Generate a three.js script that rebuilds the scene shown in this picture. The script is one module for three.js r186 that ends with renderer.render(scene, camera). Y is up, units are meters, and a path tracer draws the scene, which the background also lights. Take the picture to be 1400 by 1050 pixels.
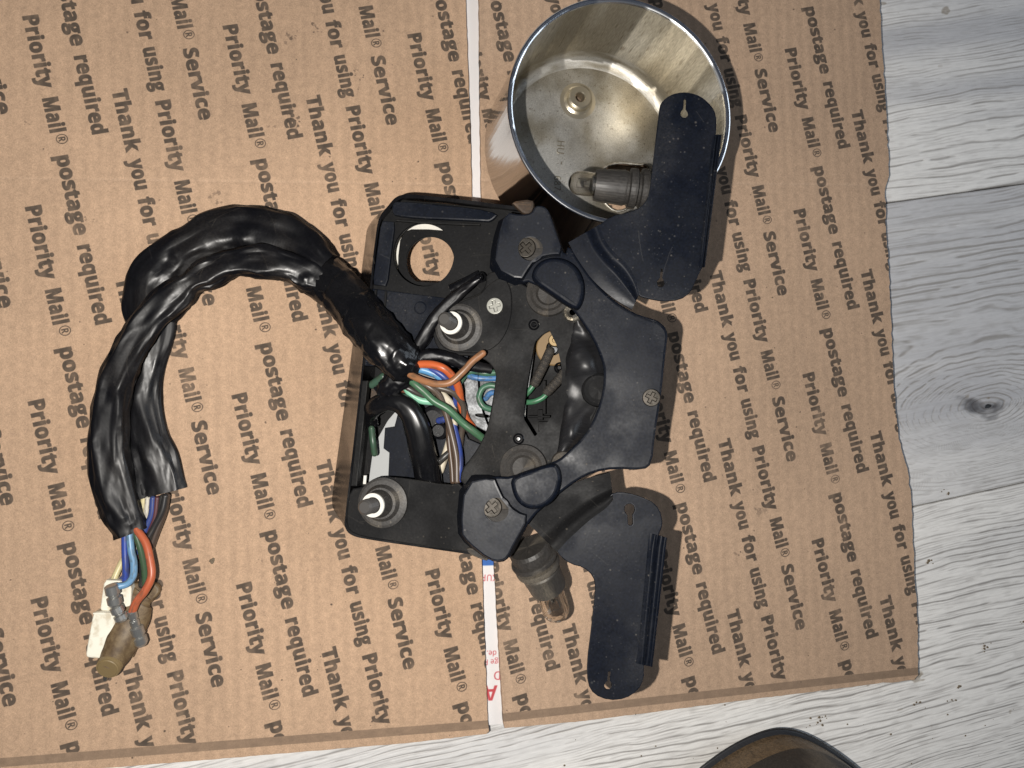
import * as THREE from 'three';
import { mergeGeometries, toCreasedNormals, mergeVertices } from 'three/addons/utils/BufferGeometryUtils.js';
import { ImprovedNoise } from 'three/addons/math/ImprovedNoise.js';
import { RectAreaLightUniformsLib } from 'three/addons/lights/RectAreaLightUniformsLib.js';
import { Brush, Evaluator, SUBTRACTION } from 'three-bvh-csg';
import { FontLoader } from 'three/addons/loaders/FontLoader.js';
import { TextGeometry } from 'three/addons/geometries/TextGeometry.js';

// ---------------------------------------------------------------- camera, light, exposure
const V = (x, y, z) => new THREE.Vector3(x, y, z);
const FOC = 1053, D = 0.32;                                   // lens in pixels of the 1400 x 1050 photograph, distance to the cardboard on the axis
const nC = V(-0.1723, 0.043, 1).normalize();                  // the cardboard's downward normal, seen from the lens (x right, y down, z ahead)
const e1 = V(1, 0, 0).addScaledVector(nC, -nC.x).normalize(), e2 = nC.clone().cross(e1);
const toWorld = (c) => V(c.dot(e1), -c.dot(nC), c.dot(e2));
const camPos = toWorld(V(0, 0, -D));
const scene = new THREE.Scene();
scene.background = new THREE.Color(0.032, 0.038, 0.053);
const camera = new THREE.PerspectiveCamera(2 * Math.atan(525 / FOC) * 180 / Math.PI, 1024 / 768, 0.01, 20);
camera.position.copy(camPos);
camera.up.copy(toWorld(V(0, -1, 0)));
camera.lookAt(0, 0, 0);
scene.add(camera);
const renderer = new THREE.WebGLRenderer({ antialias: true });
renderer.setSize(1024, 768);
renderer.toneMapping = THREE.LinearToneMapping;
renderer.toneMappingExposure = 1.0;
renderer.shadowMap.enabled = true;
RectAreaLightUniformsLib.init();
// the phone's own flash, beside and a little below its lens
const flash = new THREE.PointLight(new THREE.Color(1, 0.955, 0.895), 0.40, 0, 2);
flash.position.copy(camPos).add(toWorld(V(-0.031, 0.0115, -0.002)));
flash.castShadow = true; flash.shadow.radius = 0.09; flash.shadow.mapSize.set(2048, 2048); flash.shadow.camera.near = 0.05; flash.shadow.camera.far = 3;
scene.add(flash);
// daylight from a window to the right
const windowLight = new THREE.RectAreaLight(new THREE.Color(0.80, 0.90, 1.0), 2.75, 1.1, 1.3);
windowLight.position.set(1.9, 1.25, -0.55); windowLight.lookAt(0.1, 0, 0);
scene.add(windowLight);

// ---------------------------------------------------------------- geometry helpers
function ray(px, py) { return toWorld(V((px - 700) / FOC, (py - 525) / FOC, 1)); }
function W(px, py, h = 0) {                                    // the point h above the cardboard seen at a pixel
  const d = ray(px, py); return camPos.clone().addScaledVector(d, (h - camPos.y) / d.y);
}
class Frame {                                                  // a working plane: y along its normal
  constructor(origin, normal) {
    const x = V(1, 0, 0).addScaledVector(normal, -normal.x).normalize(), z = x.clone().cross(normal);
    this.o = origin; this.n = normal;
    this.m = new THREE.Matrix4().makeBasis(x, normal, z).setPosition(origin);
    this.i = this.m.clone().invert(); this.q = new THREE.Quaternion().setFromRotationMatrix(this.m);
  }
  w(px, py, y = 0) { const d = ray(px, py), t = (y - camPos.clone().sub(this.o).dot(this.n)) / d.dot(this.n); return camPos.clone().addScaledVector(d, t); }
  l(px, py, y = 0) { return this.w(px, py, y).applyMatrix4(this.i); }
}
const BOARD = new Frame(V(0, 0, 0), V(0, 1, 0));
const clN = toWorld(V(-0.114, -0.062, -1)).normalize();
const CL = new Frame(W(480, 690, 0.020), clN);                  // the back of the gauge housing leans: its right side is held up
const FLOOR_Y = -0.0072;

const noise = new ImprovedNoise();
function rng(s) { return () => { s = (s + 0x6d2b79f5) | 0; let t = Math.imul(s ^ (s >>> 15), 1 | s); t = (t + Math.imul(t ^ (t >>> 7), 61 | t)) ^ t; return ((t ^ (t >>> 14)) >>> 0) / 4294967296; }; }
function chaikin(p, it = 2, closed = true, r = 0.25) {
  for (let k = 0; k < it; k++) {
    const q = [], n = p.length;
    if (!closed) q.push(p[0]);
    for (let i = 0; i < (closed ? n : n - 1); i++) {
      const a = p[i], b = p[(i + 1) % n];
      q.push(a.map((v, j) => v + (b[j] - v) * r), a.map((v, j) => v + (b[j] - v) * (1 - r)));
    }
    if (!closed) q.push(p[n - 1]);
    p = q;
  }
  return p;
}
function circ(cx, cy, rx, ry = rx, n = 40, a0 = 0, a1 = Math.PI * 2) {
  const o = []; const full = Math.abs(a1 - a0) > 6.28;
  for (let i = 0; i < n; i++) { const a = a0 + (a1 - a0) * i / (full ? n : n - 1); o.push([cx + rx * Math.cos(a), cy + ry * Math.sin(a)]); }
  return o;
}
// a plate whose top outline is traced at height top in a frame
function slab(fr, pts, top, thick, { holes = [], bevel = 0.0004, bevelH, seg = 2 } = {}) {
  const to = (p) => { const l = fr.l(p[0], p[1], top); return new THREE.Vector2(l.x, -l.z); };
  const s = new THREE.Shape(pts.map(to));
  for (const h of holes) s.holes.push(new THREE.Path(h.map(to)));
  const bh = bevelH ?? bevel;
  const g = new THREE.ExtrudeGeometry(s, { depth: Math.max(1e-5, thick - 2 * bh), bevelEnabled: bevel > 0, bevelSize: bevel, bevelThickness: bh, bevelOffset: -bevel, bevelSegments: seg, curveSegments: 8 });
  g.rotateX(-Math.PI / 2); g.translate(0, top - thick + (bevel > 0 ? bh : 0), 0);
  return flatCaps(toCreasedNormals(g, 0.5)).applyMatrix4(fr.m);
}
function flatCaps(g) {                                          // level faces keep their own normal; only the rounded edges are smooth
  const p = g.attributes.position, n = g.attributes.normal, a = V(), b = V(), c = V();
  for (let i = 0; i < p.count; i += 3) {
    a.fromBufferAttribute(p, i); b.fromBufferAttribute(p, i + 1); c.fromBufferAttribute(p, i + 2); b.sub(a); c.sub(a); b.cross(c).normalize();
    if (Math.abs(b.y) > 0.9995) for (let k = 0; k < 3; k++) n.setXYZ(i + k, 0, Math.sign(b.y), 0);
  }
  return g;
}
function raised(fr, pts, top, drop, draft, { holes = [], hb = 0.0004 } = {}) {   // a pad with sloping sides: rings widening downward
  const rings = []; const c = pts.reduce((a, p) => [a[0] + p[0] / pts.length, a[1] + p[1] / pts.length], [0, 0]);
  const base = pts.map((p) => fr.l(p[0], p[1], top)), cc = fr.l(c[0], c[1], top);
  const off = (d, y) => base.map((b, i) => {
    const a = base[(i + base.length - 1) % base.length], n = base[(i + 1) % base.length];
    let nx = (n.z - a.z), nz = -(n.x - a.x); const L = Math.hypot(nx, nz) || 1; nx /= L; nz /= L;
    if (nx * (b.x - cc.x) + nz * (b.z - cc.z) < 0) { nx = -nx; nz = -nz; }
    const k = d > 0 ? 0.22 + 0.78 * clamp(-nx * 1.3) : 1; return V(b.x + nx * d * k, y, b.z + nz * d * k);
  });
  const cap = slab(fr, pts, top, 0.0006, { holes, bevel: hb, seg: 2 });
  rings.push(off(-0.0001, top - hb), off(draft * 0.15, top - hb - drop * 0.08), off(draft, top - drop));
  return mergeGeometries([flat(cap), flat(skin(rings, true).applyMatrix4(fr.m))]);
}
function flat(g) { const q = g.index ? g.toNonIndexed() : g; for (const k of Object.keys(q.attributes)) if (!['position', 'normal', 'uv'].includes(k)) q.deleteAttribute(k); return q; }
function merge(list) { return mergeGeometries(list.map(flat)); }
// a skin through rows of points
function skin(rows, closed = false) {
  const R = rows.length, C = rows[0].length, pos = [], uv = [], idx = [];
  for (let r = 0; r < R; r++) { let s = 0; for (let c = 0; c < C; c++) { const p = rows[r][c]; if (c) s += p.distanceTo(rows[r][c - 1]); pos.push(p.x, p.y, p.z); uv.push(s, r ? rows[0][0].distanceTo(rows[r][0]) : 0); } }
  for (let r = 0; r < R - 1; r++) for (let c = 0; c < (closed ? C : C - 1); c++) {
    const a = r * C + c, b = r * C + (c + 1) % C, d = a + C, e = b + C; idx.push(a, d, b, b, d, e);
  }
  const g = new THREE.BufferGeometry();
  g.setAttribute('position', new THREE.Float32BufferAttribute(pos, 3)); g.setAttribute('uv', new THREE.Float32BufferAttribute(uv, 2)); g.setIndex(idx); g.computeVertexNormals();
  return g;
}
function sheet(rows, t, nrm) {                                  // skin with thickness: goes round all four rims
  const up = (r) => r.map((p) => p.clone().addScaledVector(nrm, -t));
  const top = skin(rows), bot = skin(rows.map(up).reverse());
  const f = rows[0], l = rows[rows.length - 1], a = rows.map((r) => r[0]), b = rows.map((r) => r[r.length - 1]);
  return merge([top, bot, skin([up(f), f]), skin([l, up(l)]), skin([a, up(a)]), skin([up(b), b])]);
}
function lathe(fr, profile, at, n = 40, axis) {
  const g = new THREE.LatheGeometry(profile.map((p) => new THREE.Vector2(p[0], p[1])), n);
  let len = 0, rm = 0; for (let i = 0; i < profile.length; i++) { rm = Math.max(rm, profile[i][0]); if (i) len += Math.hypot(profile[i][0] - profile[i - 1][0], profile[i][1] - profile[i - 1][1]); }
  const uv = g.attributes.uv; for (let i = 0; i < uv.count; i++) uv.setXY(i, uv.getX(i) * rm * 6.28, uv.getY(i) * len);
  const q = axis ? new THREE.Quaternion().setFromUnitVectors(V(0, 1, 0), axis.clone().normalize()) : fr.q;
  return toCreasedNormals(g, 0.6).applyQuaternion(q).translate(at.x, at.y, at.z);
}
const mpp = (p) => p.distanceTo(camPos) / FOC * 0.97;            // metres a pixel spans at a point, about
// tapered, flattened, wrinkled tube through stations [point, width, thickness]
function sweep(st, { seg = 160, rad = 28, wr = 0, fr = 300, seed = 0, up = V(0, 1, 0), pw = 2, capA = true, capB = true, inner = 0, twist = 0, tape = null } = {}) {
  const curve = new THREE.CatmullRomCurve3(st.map((s) => s[0]), false, 'centripetal');
  const rows = [], n = st.length - 1, len = curve.getLength();
  const val = (u, k) => { const f = u * n, i = Math.min(n - 1, Math.floor(f)), t = f - i, s = t * t * (3 - 2 * t); return st[i][k] * (1 - s) + st[i + 1][k] * s; };
  for (let i = 0; i <= seg; i++) {
    const u = i / seg, p = curve.getPoint(u), T = curve.getTangent(u);
    const side = T.clone().cross(up).normalize(), nn = side.clone().cross(T).normalize();
    const w = val(u, 1) / 2, h = val(u, 2) / 2, row = [];
    for (let k = 0; k <= rad; k++) {
      const a = k / rad * Math.PI * 2 + twist * u, c = Math.cos(a), s = Math.sin(a);
      const e = 2 / pw, x = Math.sign(c) * Math.pow(Math.abs(c), e), y = Math.sign(s) * Math.pow(Math.abs(s), e);
      let d = 0;
      if (wr) {
        const L = u * len, n1 = noise.noise(L * fr * 0.35 + seed, c * 1.3 + seed, s * 1.3), n2 = noise.noise(L * fr + c * 1.6 + seed * 3, s * 2.2, seed + 7), n3 = 1 - Math.abs(noise.noise(L * fr * 0.6 + 3 * s + seed, c * 2, 9.1 + seed)) * 2;
        d = wr * (n1 * 0.9 + n2 * 0.55 + Math.max(0, n3 - 0.55) * 1.1);
      }
      if (tape) { const q = u * len / tape[0] + k / rad, t = q - Math.floor(q); d += tape[1] * (t < 0.12 ? t / 0.12 : 1 - (t - 0.12) / 0.88); }
      row.push(p.clone().addScaledVector(side, x * (w + d)).addScaledVector(nn, y * (h + d * 0.9)));
    }
    rows.push(row);
  }
  const shrink = (row, f) => { const c = row.slice(0, rad).reduce((a, b) => a.add(b), V(0, 0, 0)).multiplyScalar(1 / rad); return row.map((p) => c.clone().lerp(p, f)); };
  const all = [skin(rows)];
  if (inner) {                                                   // an open end: the wall turns back inside
    const r = rows[seg], back = curve.getTangent(1).multiplyScalar(-inner);
    all.push(skin([r, shrink(r, 0.86), shrink(r, 0.8).map((p) => p.clone().add(back)), shrink(r, 0.01).map((p) => p.clone().add(back))]));
  } else if (capB) all.push(skin([rows[seg], shrink(rows[seg], 0.01)]));
  if (capA) all.push(skin([shrink(rows[0], 0.01), rows[0]]));
  return merge(all);
}
function wireGeo(pts, r, seg = 70) {
  const c = new THREE.CatmullRomCurve3(pts, false, 'centripetal');
  const ends = [0, 1].map((u) => { const p = c.getPoint(u); return new THREE.SphereGeometry(r * 0.98, 10, 8).translate(p.x, p.y, p.z); });
  return merge([new THREE.TubeGeometry(c, seg, r, 10, false), ...ends]);
}

// ---------------------------------------------------------------- naming helpers
const used = {};
const numbered = (name) => { const k = used[name] = (used[name] ?? -1) + 1; return k ? name + '_' + String(k).padStart(3, '0') : name; };
function thing(name, label, category, at, extra = {}) {
  const o = new THREE.Group(); o.name = numbered(name); o.position.copy(at); scene.add(o);
  o.userData = { ...(label ? { label, category } : {}), ...extra }; o.userData.root = undefined; delete o.userData.root;
  o.updateMatrixWorld(true); return o;
}
function rootOf(p) { let r = p; while (r.parent && r.parent !== scene) r = r.parent; return r; }
function part(name, g, mat, parent, label) {                     // geometry comes in world coordinates
  const r = rootOf(parent), p = r.position;
  const m = new THREE.Mesh(g.clone().translate(-p.x, -p.y, -p.z), mat);
  m.name = name; m.castShadow = m.receiveShadow = true; if (label) m.userData.label = label;
  parent.add(m); return m;
}
function tag(m, label, category) { m.userData.label = label; m.userData.category = category; return m; }

// ---------------------------------------------------------------- procedural textures
const fade = (t) => t * t * (3 - 2 * t);
function hash(x, y, s) { let h = Math.imul(x | 0, 374761393) + Math.imul(y | 0, 668265263) + Math.imul(s | 0, 1442695041) | 0; h = Math.imul(h ^ (h >>> 13), 1274126177); return ((h ^ (h >>> 16)) >>> 0) / 4294967296; }
function vn(x, y, s) {
  const i = Math.floor(x), j = Math.floor(y), u = fade(x - i), v = fade(y - j);
  const a = hash(i, j, s), b = hash(i + 1, j, s), c = hash(i, j + 1, s), d = hash(i + 1, j + 1, s);
  return (a + (b - a) * u) * (1 - v) + (c + (d - c) * u) * v;
}
const fbm = (x, y, s, o = 4) => { let t = 0, a = 0.5, n = 0; for (let k = 0; k < o; k++) { t += a * vn(x, y, s + k); n += a; a *= 0.5; x *= 2.03; y *= 2.03; } return t / n; };
function pvn(x, y, s, P) {                                      // value noise that repeats every P cells
  const m = (v) => ((v % P) + P) % P, i = Math.floor(x), j = Math.floor(y), u = fade(x - i), v = fade(y - j);
  const a = hash(m(i), m(j), s), b = hash(m(i + 1), m(j), s), c = hash(m(i), m(j + 1), s), d = hash(m(i + 1), m(j + 1), s);
  return (a + (b - a) * u) * (1 - v) + (c + (d - c) * u) * v;
}
const pfbm = (x, y, s, o, P) => { let t = 0, a = 0.5, n = 0; for (let k = 0; k < o; k++) { t += a * pvn(x, y, s + k, P); n += a; a *= 0.5; x *= 2; y *= 2; P *= 2; } return t / n; };
const mix = (a, b, t) => a + (b - a) * t, clamp = (x, a = 0, b = 1) => Math.min(b, Math.max(a, x)), sst = (a, b, x) => fade(clamp((x - a) / (b - a)));
function dataTex(w, h, fn, srgb, wrap = THREE.RepeatWrapping) {   // fn(x, y) -> [r, g, b] 0..255, or a number
  const d = new Uint8Array(w * h * 4);
  for (let y = 0, o = 0; y < h; y++) for (let x = 0; x < w; x++, o += 4) {
    const c = fn(x, y); if (typeof c === 'number') d[o] = d[o + 1] = d[o + 2] = c; else { d[o] = c[0]; d[o + 1] = c[1]; d[o + 2] = c[2]; } d[o + 3] = 255;
  }
  const t = new THREE.DataTexture(d, w, h); t.magFilter = THREE.LinearFilter; t.minFilter = THREE.LinearMipmapLinearFilter; t.generateMipmaps = true;
  t.wrapS = t.wrapT = wrap; if (srgb) t.colorSpace = THREE.SRGBColorSpace; t.needsUpdate = true; return t;
}
const per = (f, w, h) => (x, y) => f(x, y);                       // (patterns are large enough that seams never show)
function grimeMaps(seed, base, dust, { n = 768, size = 0.16, specks = 900, patch = 0.35, rough = [0.36, 0.62], bump = true, scratch = 40 } = {}) {
  const r = rng(seed), cov = new Float32Array(n * n);
  for (let k = 0; k < specks; k++) {                              // grains of dust
    const cx = r() * n, cy = r() * n, R = 0.3 + Math.pow(r(), 7) * 1.5, a = 0.15 + r() * 0.7;
    for (let y = Math.floor(cy - R - 1); y <= cy + R + 1; y++) for (let x = Math.floor(cx - R - 1); x <= cx + R + 1; x++) {
      const v = clamp(R + 0.7 - Math.hypot(x - cx, y - cy)) * a, i = ((y + n) % n) * n + (x + n) % n; cov[i] = Math.max(cov[i], v);
    }
  }
  for (let k = 0; k < scratch; k++) {                             // hair scratches
    let x = r() * n, y = r() * n, a = r() * 6.28; const L = 8 + r() * 50, s = 0.12 + r() * 0.3;
    for (let i = 0; i < L; i++) { x += Math.cos(a); y += Math.sin(a); a += (r() - 0.5) * 0.05; const q = ((Math.floor(y) + n) % n) * n + (Math.floor(x) + n) % n; cov[q] = Math.max(cov[q], s); }
  }
  const col = dataTex(n, n, (x, y) => {
    const p = sst(0.48, 0.75, pfbm(x / n * 9, y / n * 9, seed, 5, 9)) * patch * (0.4 + 0.9 * vn(x * 0.7, y * 0.7, seed + 5));
    const f = (0.82 + 0.36 * vn(x / 2.2, y / 2.2, seed + 9)), t = clamp(cov[y * n + x] * 0.75 + p);
    return [0, 1, 2].map((c) => clamp(mix(base[c] * f, dust[c], t), 0, 255));
  }, true);
  const ro = dataTex(n, n, (x, y) => 255 * clamp(mix(rough[0], rough[1], 0.75 * sst(0.3, 0.7, pfbm(x / n * 14, y / n * 14, seed + 2, 5, 14)) + 0.25 * vn(x / 3, y / 3, seed + 11)) + cov[y * n + x] * 0.2));
  const bu = bump ? dataTex(n, n, (x, y) => 255 * clamp(0.35 + 0.3 * vn(x / 3.1, y / 3.1, seed + 21) + 0.2 * pfbm(x / n * 19, y / n * 19, seed + 22, 4, 19) + cov[y * n + x] * 0.3)) : null;
  for (const t of [col, ro, bu]) if (t) { t.repeat.set(1 / size, 1 / size); }
  return { map: col, roughnessMap: ro, bumpMap: bu };
}
const std = (o) => new THREE.MeshStandardMaterial({ side: THREE.DoubleSide, ...o });
const phy = (o) => new THREE.MeshPhysicalMaterial({ side: THREE.DoubleSide, ...o });
const gNavy = grimeMaps(11, [16, 20, 29], [118, 110, 98], { specks: 3600, patch: 0.2, rough: [0.30, 0.56] });
const gBlack = grimeMaps(23, [20, 20, 21], [108, 101, 90], { specks: 1900, patch: 0.16, rough: [0.5, 0.75], scratch: 80 });
const gGloss = grimeMaps(37, [15, 15, 17], [96, 88, 76], { specks: 700, patch: 0.10, rough: [0.12, 0.34], scratch: 60 });
const gVinyl = grimeMaps(41, [14, 14, 17], [92, 84, 72], { specks: 500, patch: 0.2, rough: [0.28, 0.5], scratch: 90 });
const gDusty = grimeMaps(53, [44, 41, 38], [128, 116, 98], { specks: 1400, patch: 0.5, rough: [0.6, 0.85] });
const gSteel = grimeMaps(61, [150, 148, 142], [90, 76, 58], { specks: 500, patch: 0.35, rough: [0.28, 0.5] });
const gScrew = grimeMaps(67, [54, 50, 44], [58, 48, 38], { n: 256, size: 0.03, specks: 200, patch: 0.6, rough: [0.36, 0.6], bump: false });
const gZinc = grimeMaps(69, [118, 120, 122], [60, 58, 56], { n: 256, size: 0.05, specks: 300, patch: 0.6, rough: [0.45, 0.7], bump: false });
const M = {
  navy: phy({ ...gNavy, bumpScale: 0.00002, roughness: 1, specularIntensity: 0.26 }),
  lug: phy({ ...gNavy, bumpScale: 0.00002, roughness: 1, specularIntensity: 0.5 }),
  tape: phy({ ...gGloss, bumpScale: 0.00003, roughness: 1, specularIntensity: 0.9 }),
  boot: std({ map: gBlack.map, color: new THREE.Color(1.7, 1.7, 1.75), roughness: 0.42 }),
  black: phy({ ...gBlack, bumpScale: 0.00005, roughness: 1, specularIntensity: 0.32 }),
  gloss: std({ ...gGloss, bumpScale: 0.00003, roughness: 1 }),
  vinyl: phy({ ...gVinyl, bumpScale: 0.00004, roughness: 1, specularIntensity: 0.55 }),
  dusty: std({ ...gDusty, bumpScale: 0.00015, roughness: 1 }),
  steel: std({ ...gSteel, bumpScale: 0.00005, roughness: 1, metalness: 0.9 }),
  screw: std({ map: gScrew.map, roughnessMap: gScrew.roughnessMap, roughness: 1, metalness: 0.55 }),
  zinc: std({ map: gZinc.map, roughnessMap: gZinc.roughnessMap, roughness: 1, metalness: 0.6 }),
  rubber: std({ ...gDusty, color: new THREE.Color(1.45, 1.52, 1.6), bumpScale: 0.00008, roughness: 0.75 }),
  white: std({ color: new THREE.Color(0.74, 0.72, 0.66), roughness: 0.5 }),
  cream: std({ color: new THREE.Color(0.70, 0.62, 0.47), roughness: 0.55 }),
  brass: std({ color: new THREE.Color(0.20, 0.145, 0.075), roughness: 0.5, metalness: 0.8 }),
  phenolic: std({ color: new THREE.Color(0.20, 0.125, 0.05), roughness: 0.6 }),
  brown: std({ ...gDusty, color: new THREE.Color(1.5, 1.05, 0.7), roughness: 0.9, bumpScale: 0.0001 }),
};
const wireMat = {};
function wm(hex) {
  if (!wireMat[hex]) {
    const c = new THREE.Color(hex).lerp(new THREE.Color(0.05, 0.048, 0.045), 0.18), base = [c.r, c.g, c.b].map((v) => 255 * Math.pow(v, 1 / 2.2)), sd = parseInt(hex.slice(1), 16) % 997;
    wireMat[hex] = std({ map: dataTex(128, 64, (x, y) => { const t = sst(0.5, 0.8, fbm(x / 14, y / 9, sd, 4)) * 0.4; return base.map((b, i) => mix(b, [74, 66, 56][i], t)); }, true), roughness: 0.38 });
  }
  return wireMat[hex];
}

// ---------------------------------------------------------------- floor of wood planks
const planks = thing('floor', null, null, V(0, FLOOR_Y, 0), { kind: 'structure' });
{
  const a = W(1215, 277, FLOOR_Y), b = W(1400, 251, FLOOR_Y), c = W(1250, 693, FLOOR_Y);
  const u = b.clone().sub(a).normalize(), v = V(-u.z, 0, u.x), pw = c.clone().sub(a).dot(v);
  const knotP = W(1352, 553, FLOOR_Y).sub(a), ku = knotP.dot(u), kv = knotP.dot(v);
  const knot2 = W(1310, 1120, FLOOR_Y).sub(a);
  const LEN = 0.56, U0 = -0.30, TW = 2048, TH = Math.round(2048 * pw / LEN);
  function plankTex(i, seed, o) {
    const hgt = new Float32Array(TW * TH), colr = new Uint8Array(TW * TH * 4), K = TW / LEN;
    for (let y = 0; y < TH; y++) for (let x = 0; x < TW; x++) {
      const s = U0 + x / K, t = y / K;                              // metres along and across
      const du = s - o.ku, dv = t - o.kv, kd = Math.sqrt(du * du * 0.22 + dv * dv * 1.5);
      let f = t + 0.010 * (fbm(s * 9, t * 14, seed, 3) - 0.5) + 0.0035 * (fbm(s * 34, t * 60, seed + 4, 3) - 0.5);
      const w = Math.exp(-kd * kd / (o.kr * o.kr));
      f = f * (1 - w) + (kd * 1.1 + 0.012 * fbm(s * 34, t * 44, seed + 8, 4)) * w + 0.02 * (1 - w) * Math.exp(-dv * dv / 0.002) * Math.sign(dv) * Math.exp(-du * du / 0.02);
      const ph = f / (o.pitch * (0.8 + 0.5 * vn(s * 3, t * 22, seed + 6))), fr = ph - Math.floor(ph);
      const line = Math.exp(-Math.pow((fr - 0.5) / (0.06 + 0.08 * vn(s * 60, t * 90, seed + 3)), 2));
      const brk = sst(0.28, 0.62, fbm(s * 46 + 7 * vn(s * 20, t * 300, seed), t * 300, seed + 13, 2)) * (0.35 + 0.65 * sst(0.25, 0.6, fbm(s * 7, t * 24, seed + 17, 3)));
      const fine = vn(s * 120, t * 3200, seed + 19) * 0.6 + vn(s * 420, t * 1400, seed + 20) * 0.4;
      const saw = sst(0.62, 0.9, vn(s * 160, t * 1100, seed + 23));
      const band = sst(0.42, 0.68, fbm(s * 3.2 + o.bo, t * 34 + o.bo, seed + 27, 3));
      const ph2 = (f + 0.0012 * fbm(s * 50, t * 120, seed + 50, 2)) / (o.pitch * 0.43), fr2 = ph2 - Math.floor(ph2), line2 = Math.exp(-Math.pow((fr2 - 0.5) / 0.16, 2)) * sst(0.4, 0.7, fbm(s * 60, t * 420, seed + 51, 2));
      const dark = clamp(line * brk * o.ink + line2 * 0.42 * o.ink + saw * 0.2 * o.ink);
      const spot = sst(0.80, 0.87, fbm(s * 130, t * 190, seed + 31, 3)) * sst(0.55, 0.75, fbm(s * 14, t * 20, seed + 33, 2));
      const kk = Math.sqrt(du * du * 0.55 + dv * dv * 3.2 + 0.00006 * (fbm(s * 120, t * 160, seed + 41, 3) - 0.5)), kn = o.knot ? sst(0.013, 0.003, kk + 0.026 * (fbm(s * 60, t * 130, seed + 37, 4) - 0.5)) : 0;
      const halo = o.knot ? Math.exp(-kk * kk / 0.0016) * (0.3 + 0.7 * fbm(s * 60, t * 110, seed + 39, 4)) : 0;
      const ob = clamp(o.gray + band * o.band + halo * 0.4), L = 1 - 0.10 * (fine - 0.5);
      const W0 = [236, 234, 230], G0 = [181, 181, 184], D0 = [144, 140, 136], B0 = [120, 106, 88], K0 = [66, 64, 66];
      const q = (y * TW + x) * 4;
      for (let k = 0; k < 3; k++) {
        let cc = mix(W0[k], G0[k], ob) * L; cc = mix(cc, D0[k], dark * 0.85); cc = mix(cc, B0[k], spot * 0.75); cc = mix(cc, K0[k], kn * 0.85); colr[q + k] = clamp(cc, 0, 255);
      }
      colr[q + 3] = 255;
      hgt[y * TW + x] = 0.75 - 0.5 * dark - 0.12 * fine - kn * 0.3;
    }
    const map = new THREE.DataTexture(colr, TW, TH); map.colorSpace = THREE.SRGBColorSpace;
    const bump = dataTex(TW, TH, (x, y) => clamp(hgt[y * TW + x]) * 255, false, THREE.MirroredRepeatWrapping);
    for (const m of [map, bump]) { m.magFilter = THREE.LinearFilter; m.minFilter = THREE.LinearMipmapLinearFilter; m.generateMipmaps = true; m.wrapS = m.wrapT = THREE.MirroredRepeatWrapping; m.needsUpdate = true; }
    return std({ map, bumpMap: bump, bumpScale: 0.0005, roughness: 0.5 });
  }
  const kp = { ku, kv, kr: 0.045, knot: true, pitch: 0.0036, ink: 1.0, gray: 0.30, band: 0.5, bo: 0 };
  const mats = [
    plankTex(-1, 71, { ku: 0.45, kv: 0.02, kr: 0.03, knot: false, pitch: 0.0032, ink: 0.8, gray: 0.10, band: 0.75, bo: 2.2 }),
    plankTex(0, 83, kp),
    plankTex(1, 97, { ku: -0.2, kv: 0.28, kr: 0.03, knot: false, pitch: 0.0027, ink: 0.95, gray: 0.0, band: 0.30, bo: 5.1 }),
  ];
  for (let i = -3; i <= 3; i++) {
    const w = pw - 0.0005, L0 = -0.9, L1 = 0.9;
    const s = new THREE.Shape([new THREE.Vector2(L0, 0), new THREE.Vector2(L1, 0), new THREE.Vector2(L1, w), new THREE.Vector2(L0, w)]);
    const g = new THREE.ExtrudeGeometry(s, { depth: 0.007, bevelEnabled: true, bevelSize: 0.0007, bevelThickness: 0.0007, bevelOffset: -0.0007, bevelSegments: 2 });
    const uv = g.attributes.uv, P = g.attributes.position; for (let k = 0; k < uv.count; k++) uv.setXY(k, (P.getX(k) - U0) / LEN, P.getY(k) / pw);
    // shape x -> u, shape y -> v, depth -> up
    const up = V(0, 1, 0), m = new THREE.Matrix4().makeBasis(u, v, up.clone().negate()).setPosition(a.clone().addScaledVector(v, i * pw));
    m.setPosition(a.clone().addScaledVector(v, i * pw + 0.00025).add(V(0, -0.0007, 0)));
    g.applyMatrix4(m);
    part('plank', g, mats[((i + 1) % 3 + 3) % 3], planks);
  }
  part('subfloor', new THREE.BoxGeometry(2.2, 0.01, 2.2).translate(0, FLOOR_Y - 0.0135, 0), std({ color: new THREE.Color(0.05, 0.045, 0.04), roughness: 0.9 }), planks);
}

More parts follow.
